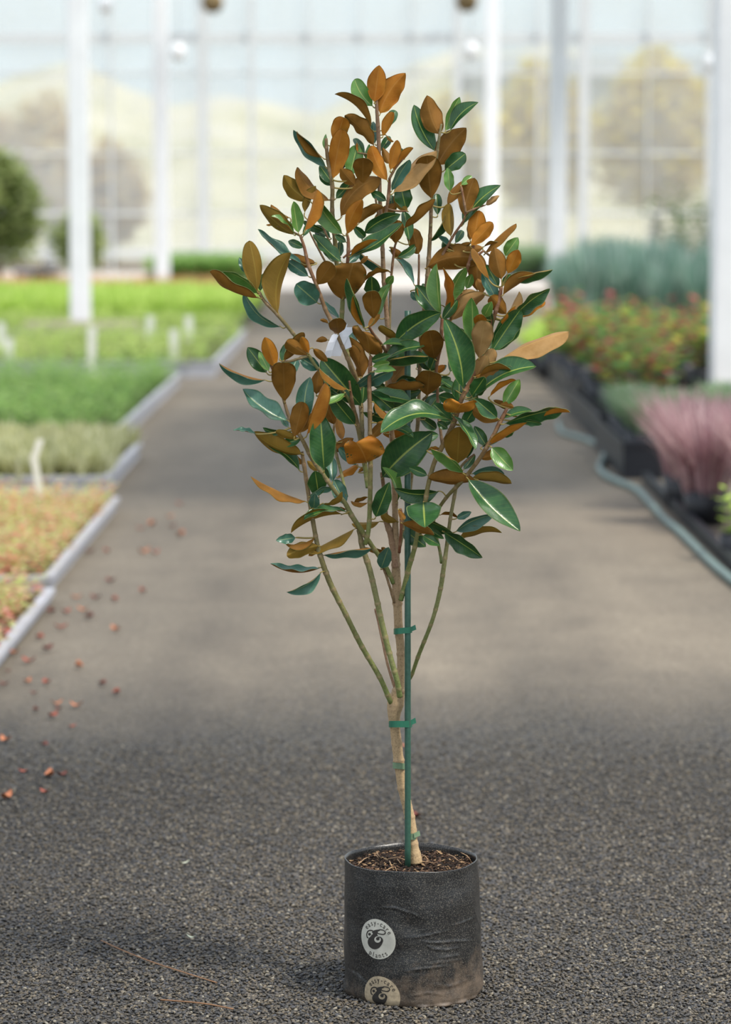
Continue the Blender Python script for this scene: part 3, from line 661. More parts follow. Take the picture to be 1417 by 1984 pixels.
for j in range(5):           # inner wall of the rim
    h = BH - .009 * j
    for i in range(NP):
        phi = -math.pi + 2 * math.pi * i / NP
        p = bag_p(phi, min(h, BH), -.0016 - .0006 * j)
        if j == 0: p.z += .0018 * math.sin(phi * 4 + 2)
        vs_.append(p)
fs = []
for j in range(NH + 5):
    for i in range(NP):
        a, b = j*NP+i, j*NP+(i+1) % NP; fs.append((a, b, b+NP, a+NP))
fs.append(tuple(range(NP))[::-1])
bag.add(vs_, fs)
BAG = tpart('grow_bag', bag, M['bag'])

# printed round labels on the bag: cream disc, lettering and a jug-shaped letter emblem
def print_label(px, py, mats, y_shift):
    dphi, dh = bag_hit(px, py)
    RW = .0445
    def mp(u, v, off):      # u,v in disc units
        return bag_p(dphi + u * RW / .153, max(.0045, dh + v * RW), off)
    mb = MB()
    rings, seg = 14, 64; vv = [mp(0, 0, .0006)]; ff = []
    for r in range(1, rings + 1):
        for s_ in range(seg):
            a = 2*math.pi*s_/seg; vv.append(mp(math.cos(a)*r/rings, math.sin(a)*r/rings, .0006))
    for s_ in range(seg): ff.append((0, 1+s_, 1+(s_+1) % seg))
    for r in range(rings-1):
        for s_ in range(seg):
            a, b = 1+r*seg+s_, 1+r*seg+(s_+1) % seg; ff.append((a, a+seg, b+seg, b))
    ff = [f for f in ff if max(vv[i].z for i in f) > .0046]
    mb.add(vv, ff, 0)
    def e(x, y):            # photo close-up coordinates to disc units
        return ((x - 512) / 377, -((y - 590) - .135 * (x - 512)) / 440)
    def poly(pts, off, mi):
        P = [Vector((a, b, 0)) for a, b in pts]; tri = tessellate_polygon([P])
        if max(mp(a, b, 0).z for a, b in pts) < .006: return
        flat = [(pts[i_], pts[j_], pts[k_]) for i_, j_, k_ in tri]
        for _ in range(6):      # split big triangles so the print follows the curve of the bag
            nx_ = []
            for A, B_, C in flat:
                ls = [(math.dist(A, B_), A, B_, C), (math.dist(B_, C), B_, C, A), (math.dist(C, A), C, A, B_)]
                l_, p_, q_, r_ = max(ls)
                if l_ > .16:
                    m_ = ((p_[0]+q_[0])/2, (p_[1]+q_[1])/2); nx_ += [(p_, m_, r_), (m_, q_, r_)]
                else: nx_.append((A, B_, C))
            flat = nx_
        for tr_ in flat: mb.add([mp(a, b, off) for a, b in tr_], [(0, 1, 2)], mi)
    def smooth_closed(pts, k=5):
        out = []; n = len(pts)
        for i in range(n):
            p0, p1, p2, p3 = pts[i-1], pts[i], pts[(i+1) % n], pts[(i+2) % n]
            for q in range(k):
                t_ = q/k
                out.append(tuple(.5*((2*p1[c])+(-p0[c]+p2[c])*t_+(2*p0[c]-5*p1[c]+4*p2[c]-p3[c])*t_*t_+(-p0[c]+3*p1[c]-3*p2[c]+p3[c])*t_**3) for c in (0, 1)))
        return out
    def stroke(pts, w, off, mi=1):
        n = len(pts)
        for (a, b) in zip(pts, pts[1:]):
            dx, dy = b[0]-a[0], b[1]-a[1]; L = math.hypot(dx, dy) or 1; nx, ny = -dy/L*w/2, dx/L*w/2; ex, ey = dx/L*w*.3, dy/L*w*.3
            poly([(a[0]+nx-ex, a[1]+ny-ey), (a[0]-nx-ex, a[1]-ny-ey), (b[0]-nx+ex, b[1]-ny+ey), (b[0]+nx+ex, b[1]+ny+ey)], off, mi)
    def E(l): return [e(*p) for p in l]
    def circ(x, y, r): return [e(x+r*math.cos(a*.3142), y+r*math.sin(a*.3142)) for a in range(20)]
    body = smooth_closed(E([(405,432),(450,396),(520,378),(590,378),(565,410),(532,438),(522,480),(548,530),(605,548),(634,600),(628,670),(590,740),(530,795),(460,812),(400,797),(342,752),(312,690),(312,620),(342,565),(384,522),(408,480)]), 3)
    poly(body, .0011, 1)
    poly(circ(530, 594, 70), .0015, 0); poly(circ(536, 576, 37), .0019, 1)
    stroke(smooth_closed(E([(545,545),(590,545),(625,580),(632,625),(610,655),(632,625),(625,580),(590,545)]), 4)[:18], .05, .0017)
    stroke(smooth_closed(E([(420,404),(370,398),(315,420),(287,480),(292,540),(318,566),(292,540),(287,480),(315,420),(370,398)]), 3)[:16], .06, .0012)
    poly(circ(352, 482, 31), .0012, 1)
    poly([e(400, 440), e(385, 480), e(420, 490), e(425, 455)], .0014, 0)
    lp = smooth_closed(E([(560,384),(640,386),(684,412),(690,455),(650,482),(590,474),(535,455)]), 4)
    stroke(lp, .05, .0013); stroke([lp[-1], lp[0]], .05, .0013)
    poly(smooth_closed(E([(560,410),(620,402),(660,425),(664,450),(630,466),(575,456),(535,440)]), 3), .0014, 0)
    # lettering on arcs
    def arc_text(txt, rad, a0, a1, inward):
        n = len(txt)
        for i, ch in enumerate(txt):
            ang = math.radians(a0 + (a1 - a0) * i / (n - 1))
            cu = bpy.data.curves.new('glyph', 'FONT'); cu.body = ch; cu.size = .36; cu.align_x = 'CENTER'; cu.resolution_u = 3; cu.offset = .002
            ob = bpy.data.objects.new('glyph', cu); COL.objects.link(ob)
            bpy.context.view_layer.update()
            me = ob.evaluated_get(bpy.context.evaluated_depsgraph_get()).to_mesh()
            rot = (ang - math.pi/2) if inward else (ang + math.pi/2)
            cx_, cy_ = math.cos(ang)*rad, math.sin(ang)*rad
            vv = []
            for v in me.vertices:
                x, y = v.co.x * .82, v.co.y
                vv.append(mp(cx_ + x*math.cos(rot) - y*math.sin(rot), cy_ + x*math.sin(rot) + y*math.cos(rot), .0012))
            # small serifs at the feet of the stems
            mb.add(vv, [tuple(p.vertices) for p in me.polygons if max(vv[i_].z for i_ in p.vertices) > .005], 1)
            ob.to_mesh_clear(); bpy.data.objects.remove(ob); bpy.data.curves.remove(cu)
    arc_text('easy-care', .70, 140, 30, True)
    arc_text('plants', .93, -118, -55, False)
    return tpart('printed_label', mb, mats, BAG)
pl = print_label(731.8, 1819.5, [M['print'], M['ink']], 0)
pl['label'] = 'clean cream printed disc in the middle of the bag'
pl = print_label(737.5, 1929.5, [M['print2'], M['ink']], 0)
pl['label'] = 'muddy printed disc folded under the foot of the bag'

# --- soil
rs = random.Random(5)
so = MB(); SH = BH - .017; n_r, n_s = 34, 96; vv = [(BX, BY, SH)]; ff = []
for r in range(1, n_r + 1):
    for s_ in range(n_s):
        a = 2*math.pi*s_/n_s; rr = .1450 * r / n_r
        vv.append((BX+math.sin(a)*rr, BY-math.cos(a)*rr, SH + rs.uniform(-.003, .0035) - .004 * (r / n_r) + .004*math.sin(a*2+1)*(r/n_r)))
for s_ in range(n_s): ff.append((0, 1+s_, 1+(s_+1) % n_s))
for r in range(n_r-1):
    for s_ in range(n_s):
        a, b = 1+r*n_s+s_, 1+r*n_s+(s_+1) % n_s; ff.append((a, a+n_s, b+n_s, b))
so.add(vv, ff); tpart('soil', so, M['soil'])
bt = MB()
def lump(mb, c, sx, sy, sz, rz, rnd, col=None, mi=0):
    vs0 = [(1,0,0),(-1,0,0),(0,1,0),(0,-1,0),(0,0,1),(0,0,-1)]
    fs0 = [(0,2,4),(2,1,4),(1,3,4),(3,0,4),(2,0,5),(1,2,5),(3,1,5),(0,3,5)]
    ca, sa = math.cos(rz), math.sin(rz); tz = rnd.uniform(-.5, .5)
    vv = []
    for x, y, z in vs0:
        x *= sx*rnd.uniform(.7, 1.3); y *= sy*rnd.uniform(.7, 1.3); z *= sz*rnd.uniform(.7, 1.3); z += x*tz
        vv.append((c[0]+x*ca-y*sa, c[1]+x*sa+y*ca, c[2]+z))
    mb.add(vv, fs0, mi, col)
for _ in range(2600):
    a = rs.uniform(0, 2*math.pi); rr = .141 * math.sqrt(rs.random()); s_ = rs.choice((.0012, .0016, .002, .003, .0045, .007)) * rs.uniform(.7, 1.1)
    lump(bt, (BX+math.sin(a)*rr, BY-math.cos(a)*rr, SH + rs.uniform(-.002, .004)), s_, s_*rs.uniform(.4, .9), s_*.45, rs.uniform(0, 6.3), rs)
tag(tpart('bark_chips', bt, M['bits'], None, False), kind='stuff')
for pts in ([(698,1672),(706,1664),(716,1660),(730,1658),(733,1662)], [(730,1652),(734,1658),(740,1664)], [(752,1664),(770,1661),(785,1666),(795,1668),(815,1669),(845,1672)],
            [(746,1688),(756,1682),(766,1680),(770,1690)], [(755,1668),(758,1676),(762,1682)], [(815,1655),(824,1659),(832,1668)], [(770,1664),(776,1672),(780,1676)],
            [(700,1668),(694,1676)], [(868,1655),(880,1660),(888,1668),(896,1664)], [(890,1650),(905,1658),(912,1666)]):
    mb = MB(); P = [ground(x, y, SH + .006 + .004 * math.sin(i * 2.1)) for i, (x, y) in enumerate(pts)]
    mb.tube(P, [.0012] * (len(P) - 1) + [.0004], 6); tpart('surface_root', mb, M['root'])

# --- trunk and branches: px, py, width px, depth cm behind the pot's axis
GR, BRN, PNK, PAL, RED = (.17, .21, .06), (.20, .125, .06), (.34, .20, .12), (.50, .35, .19), (.22, .09, .045)
OLV = (.235, .20, .09)
SK = []          # sampled skeleton for hanging leaves
def wp(px, py, dcm): return at(px, py, FOCUS + dcm / 100)
def branch(name, pts, c0, c1, ring=42, label=None, seed=0):
    rnd = random.Random(seed + len(pts) * 7); P = catmull(pts, 8)
    L = 0; D = []; nxt = ring * .6; pos, rad, cols = [], [], []
    for i, (x, y, w, z) in enumerate(P):
        if i: L += math.hypot(x - P[i-1][0], y - P[i-1][1])
        D.append(L)
    tot = L or 1; rings = []; q = ring * .5
    while q < tot: rings.append(q); q += ring * rnd.uniform(.65, 1.35)
    # resample evenly every ~3 px
    n = max(4, int(tot / 3)); j = 0
    for i in range(n + 1):
        s_ = tot * i / n
        while j < len(D) - 2 and D[j+1] < s_: j += 1
        t_ = (s_ - D[j]) / max(1e-6, D[j+1] - D[j]); a, b = P[j], P[j+1]
        x, y, w, z = (a[c] + (b[c] - a[c]) * t_ for c in range(4))
        bump = sum(math.exp(-((s_ - r_) / 2.6) ** 2) for r_ in rings)
        pos.append(wp(x, y, z)); rad.append((w / 2 / FPX * FOCUS) * (1 + .16 * min(1, bump) + rnd.uniform(-.03, .03)))
        k = s_ / tot; cc = [c0[m] + (c1[m] - c0[m]) * k for m in range(3)]
        cols.append(tuple(cc[m] * (1 - .5 * min(1, bump)) + (.42, .27, .16)[m] * .5 * min(1, bump) for m in range(3)))
        SK.append((x, y, z))
    mb = MB(); mb.tube(pos, rad, 12, cols=cols)
    o = tpart(name, mb, M['bark'], None, True, True)
    if label: o['label'] = label
    return o
branch('trunk', [(806,1672,27,0),(804,1655,24,0),(801,1635,19,0),(797,1600,20,.4),(789,1560,20,.8),(781,1530,19,1),(775,1490,20,1.2),(769,1440,21,1.2),(765,1405,20,1),(764,1382,26,.8),(767,1362,33,.8),(771,1345,27,1),(775,1325,18,1),(777,1290,15,1),(776,1250,16,1),(773,1222,17,1),(771,1180,17,1),(770,1158,20,1),(768,1120,18,1),(767,1080,16,1),(766,1000,12,2),(763,900,11,3),(757,800,10,3),(754,700,9,3),(750,620,9,2),(744,540,9,2),(741,470,8,1),(737,400,8,1),(735,330,8,0),(734,270,8,0),(731,220,7,-1),(728,178,5,-1)], PAL, (.23, .13, .075), 75, 'straw-coloured trunk with a graft knot above the lower tie')
BRS = [
 ([(758,1362,9,0),(754,1353,10,-1),(736,1312,10,-2),(700,1250,10,-4),(670,1190,10,-6),(640,1130,11,-7),(622,1080,10,-8),(614,1050,9,-8),(605,1000,9,-8),(596,945,8,-8),(590,905,8,-8),(585,875,6,-8)], GR, BRN),
 ([(775,1350,11,-3),(770,1320,11,-4),(758,1278,11,-4),(742,1215,11,-4),(731,1165,11,-4),(717,1105,11,-4),(703,1062,11,-4),(698,1038,9,-4),(694,1026,7,-4)], GR, OLV),
 ([(768,1340,6,1),(752,1290,5,1),(741,1240,5,1),(733,1205,4,1),(727,1180,4,0)], PNK, PNK),
 ([(764,1168,5,0),(755,1135,5,-1),(745,1105,5,-1),(735,1085,4,-2)], BRN, BRN),
 ([(708,1054,9,-5),(714,1028,9,-6),(717,980,9,-6),(718,900,9,-6),(717,850,8,-6),(717,800,9,-6),(716,740,8,-6),(719,690,7,-6)], GR, RED),
 ([(762,1130,8,0),(748,1098,9,-2),(720,1056,9,-4),(683,1001,10,-7),(669,975,9,-8),(652,955,8,-9),(628,922,8,-10),(605,889,8,-10),(585,850,8,-11),(562,812,7,-11),(552,782,6,-11)], GR, BRN),
 ([(767,1100,12,0),(758,1040,12,1),(748,1005,11,1),(744,950,8,1),(740,915,7,1)], PNK, BRN),
 ([(713,945,9,-4),(709,915,9,-3),(703,875,10,-3),(697,843,9,-3),(690,810,9,-3),(684,787,8,-4),(680,760,5,-6),(677,738,4,-7)], GR, RED),
 ([(686,795,7,-3),(672,768,6,-5),(655,748,6,-8),(618,716,6,-11),(598,688,7,-12),(572,651,7,-12),(539,611,7,-13),(513,584,6,-13),(503,567,6,-13)], GR, BRN),
 ([(702,850,9,-2),(700,790,9,-1),(694,745,9,-1),(680,708,9,-3),(671,688,8,-4),(663,670,7,-5),(643,624,8,-6),(631,600,8,-6),(614,554,7,-7),(598,514,7,-7),(590,480,6,-7),(582,456,5,-7)], OLV, RED),
 ([(694,760,8,-1),(674,690,9,-1),(663,640,9,0),(663,605,9,0),(664,581,9,0),(661,545,9,2),(652,506,9,2),(649,460,9,1),(644,407,8,1),(644,357,8,0),(635,308,7,0),(632,268,6,0)], GR, BRN),
 ([(790,1320,7,6),(798,1308,7,5),(812,1268,8,3),(838,1202,8,0),(853,1145,9,-1),(860,1100,9,-2),(866,1058,8,-2),(873,1005,7,-2),(883,950,7,-2),(888,925,5,-2)], GR, OLV),
 ([(856,1090,7,-1),(853,1070,6,1),(847,1044,6,2),(840,1020,6,2),(845,995,7,0),(866,963,7,-3),(890,938,8,-6),(906,920,8,-7),(930,888,8,-9),(944,866,8,-10),(957,843,8,-10),(965,826,8,-10),(976,805,8,-10),(983,790,5,-10)], GR, RED),
 ([(777,1163,10,-1),(786,1128,10,-2),(793,1098,10,-3),(803,1064,9,-4),(812,1020,8,-5),(823,979,9,-6),(830,940,9,-6),(842,896,9,-6),(858,864,10,-6),(879,821,10,-7),(893,778,9,-8),(906,751,9,-8),(917,730,8,-8),(926,712,8,-8),(930,696,6,-8)], GR, RED),
 ([(768,1085,9,4),(778,1040,9,5),(790,980,9,6),(800,900,8,6),(810,820,8,6),(812,767,7,6),(814,700,8,6),(817,640,8,6),(824,590,9,5),(828,552,10,4),(832,487,8,4),(835,430,7,3),(835,392,6,2)], OLV, BRN),
 ([(858,866,6,-2),(850,800,6,0),(848,750,6,0),(846,714,6,0),(854,670,7,-2),(856,640,7,-3),(857,618,6,-3)], BRN, RED),
 ([(926,712,6,-6),(935,680,6,-5),(950,640,7,-5),(962,600,8,-6),(968,578,8,-6),(972,556,6,-6)], BRN, RED),
 ([(811,560,5,5),(812,520,4,5),(812,493,4,5)], BRN, RED),
 ([(755,640,6,3),(757,560,5,3),(761,510,5,2),(766,474,4,1)], OLV, RED),
 ([(860,660,6,0),(880,600,6,2),(898,545,6,2),(910,505,6,1),(918,474,5,0)], BRN, RED),
 ([(910,505,5,1),(925,495,5,0),(937,486,4,0)], BRN, RED),
 ([(552,782,6,-11),(546,760,6,-11),(537,735,5,-11),(528,714,5,-11),(521,702,4,-11)], BRN, RED), ([(600,690,6,-12),(586,693,5,-12),(562,700,5,-12),(546,700,4,-12)], OLV, BRN), ([(753,690,6,3),(740,668,6,0),(724,648,6,-4),(715,632,5,-6)], BRN, RED), ([(903,412,5,0),(899,388,5,0),(894,362,4,0)], BRN, RED), ([(903,412,4,0),(922,404,4,0),(938,398,3,0)], BRN, RED), ([(754,348,5,-2),(766,326,5,-2),(781,308,4,-2)], BRN, RED), ([(765,478,4,1),(775,452,4,1),(783,438,3,1)], BRN, RED), ([(751,405,4,0),(772,409,4,0),(789,409,3,0)], BRN, RED), ([(937,486,4,0),(958,500,4,0),(978,498,3,0)], BRN, RED), ([(735,303,4,0),(712,299,4,0),(694,296,3,0)], BRN, BRN), ([(582,457,4,-7),(560,446,4,-7),(538,438,3,-7)], BRN, RED), ([(672,962,6,-6),(661,915,6,-2),(652,880,6,0),(646,850,5,1),(648,822,4,1)], GR, BRN),
 ([(829,560,6,5),(834,541,5,5),(848,512,5,4),(863,485,5,3),(880,455,5,2),(898,428,4,1),(903,410,4,0)], BRN, RED),
 ([(835,440,6,3),(838,380,6,3),(843,330,6,2),(848,290,6,1),(852,262,5,0),(856,240,4,0)], OLV, OLV),
 ([(742,500,6,1),(738,450,5,1),(733,415,5,0),(728,385,4,-1)], BRN, BRN),
 ([(745,430,6,0),(751,395,6,-1),(754,370,7,-1),(755,345,5,-2)], BRN, RED),
 ([(664,560,6,-1),(672,520,6,-3),(675,490,7,-4),(675,465,6,-4),(672,452,5,-4)], RED, RED),
 ([(665,500,4,-2),(690,480,3,-2),(720,470,3,-1)], RED, BRN),
 ([(632,510,4,0),(615,478,4,0),(600,448,3,0),(596,425,3,0)], BRN, BRN),
 ([(660,500,4,2),(640,470,4,1),(622,430,4,1),(610,398,4,0)], BRN, BRN),
 ([(882,945,5,-3),(893,905,5,-4),(920,880,4,-5)], OLV, BRN),
 ([(774,1070,6,-3),(777,1030,6,-7),(778,1000,7,-8),(776,985,5,-8)], RED, RED),
 ([(812,800,6,3),(820,775,5,1),(828,765,5,-1),(829,730,4,-2)], OLV, BRN),
]
for i, (pts, c0, c1) in enumerate(BRS): branch('branch', pts, c0, c1, 34, None, i)

# --- stake, ties and tag
mb = MB(); top = wp(790, 602, -1.8); bot = wp(790.5, 1662, -1.8)
n = 60; P = [bot.lerp(top, i / n) for i in range(n + 1)]; P[0].z -= .03
mb.tube(P, [.0068 + .00015 * math.sin(i * 1.7) for i in range(n + 1)], 16); tpart('stake', mb, M['stake'])
def tie(name, y, xl, xr, w, mat, slope=0, tail=1, zf=-2.75, zb=2.2):
    """a flat band looped round trunk and stake"""
    mb = MB(); cx = (xl + xr) / 2; rx = (xr - xl) / 2; n = 48; vv = []
    for i in range(n):
        a = 2*math.pi*i/n; ca = math.copysign(abs(math.cos(a)) ** .6, math.cos(a)); sa = math.copysign(abs(math.sin(a)) ** .8, math.sin(a))
        x = cx + rx*ca; z = (zf+zb)/2 + (zb-zf)/2*sa; y_ = y + slope * (x - cx) / rx
        vv += [wp(x, y_ - w/2, z), wp(x, y_ + w/2, z)]
    vv += [Vector((BX + .02, BY + 0.0, 0)).lerp(v, 1) if 0 else v + (v - wp(cx, y, (zf+zb)/2)).normalized() * .0012 for v in vv]
    ff = []
    for i in range(n):
        a, b, c, d = 2*i, 2*((i+1) % n), 2*((i+1) % n)+1, 2*i+1; o = 2*n
        ff += [(a, d, c, b), (a+o, b+o, c+o, d+o), (a, b, b+o, a+o), (d, d+o, c+o, c)]
    mb.add(vv, ff)
    if tail:
        q = [(xr-4, y-w*.55, -1.4), (xr+7, y-w*1.05, -.4), (xr+9, y-w*.2, -.4), (xr-3, y+w*.25, -1.4)]
        f_ = [wp(*p) for p in q]; b_ = [p + Vector((0, .0014, 0)) for p in f_]
        mb.add(f_ + b_, [(3,2,1,0),(4,5,6,7),(0,1,5,4),(1,2,6,5),(2,3,7,6),(3,0,4,7)])
    return tpart(name, mb, mat, None, False)
tie('plant_tie', 1222, 764, 798, 11, M['tie'], -1.5)
tie('plant_tie', 1403, 754.5, 798, 12, M['tie'], 0)
tie('plant_tie', 965, 777, 818, 13, M['tie'], 5)
o = tie('plant_tie', 1484, 762, 784, 11, M['tie_pale'], 1, 0, -.2, 2.6); o['label'] = 'faded tie round the trunk only'
o = tie('plant_tie', 1621, 790, 806, 11, M['tie_pale'], 0, 1, -1.1, 1.5); o['label'] = 'faded loose tie near the soil'
mb = MB()
def strip(pts, wv, th=.0006):
    A = [Vector(p) for p in pts]; V = []
    for p in A: V += [p, p + wv]
    V += [v + Vector((0, th, 0)) for v in V]; n = len(A); o = 2*n; F = []
    for i in range(n-1):
        a = 2*i; F += [(a, a+1, a+3, a+2), (a+o, a+2+o, a+3+o, a+1+o), (a, a+2, a+2+o, a+o), (a+1, a+1+o, a+3+o, a+3)]
    F += [(0, o, o+1, 1), (2*n-2, 2*n-1, o+2*n-1, o+2*n-2)]
    mb.add(V, F)
strip([wp(628,693,-6), wp(631,680,-6.4), wp(636,664,-6.6), wp(643,650,-6.4), wp(648,646,-5.5)], wp(640,688,-6.2) - wp(626,690,-6))
strip([wp(636,690,-5), wp(641,670,-5.4), wp(650,652,-5.6), wp(662,640,-5.4), wp(670,634,-4.8)], wp(666,690,-4.8) - wp(641,690,-5.2))
strip([wp(666,679,-4.6), wp(661,662,-4.9), wp(657,648,-4.9)], wp(682,672,-4.6) - wp(666,679,-4.6))
strip([wp(658,645,-4.9), wp(660,638,-4.8)], wp(672,634,-4.6) - wp(658,645,-4.9))
o = tpart('plant_tag', mb, M['paper'], None, False); o['label'] = 'blank white paper tag looped on an inner branch'

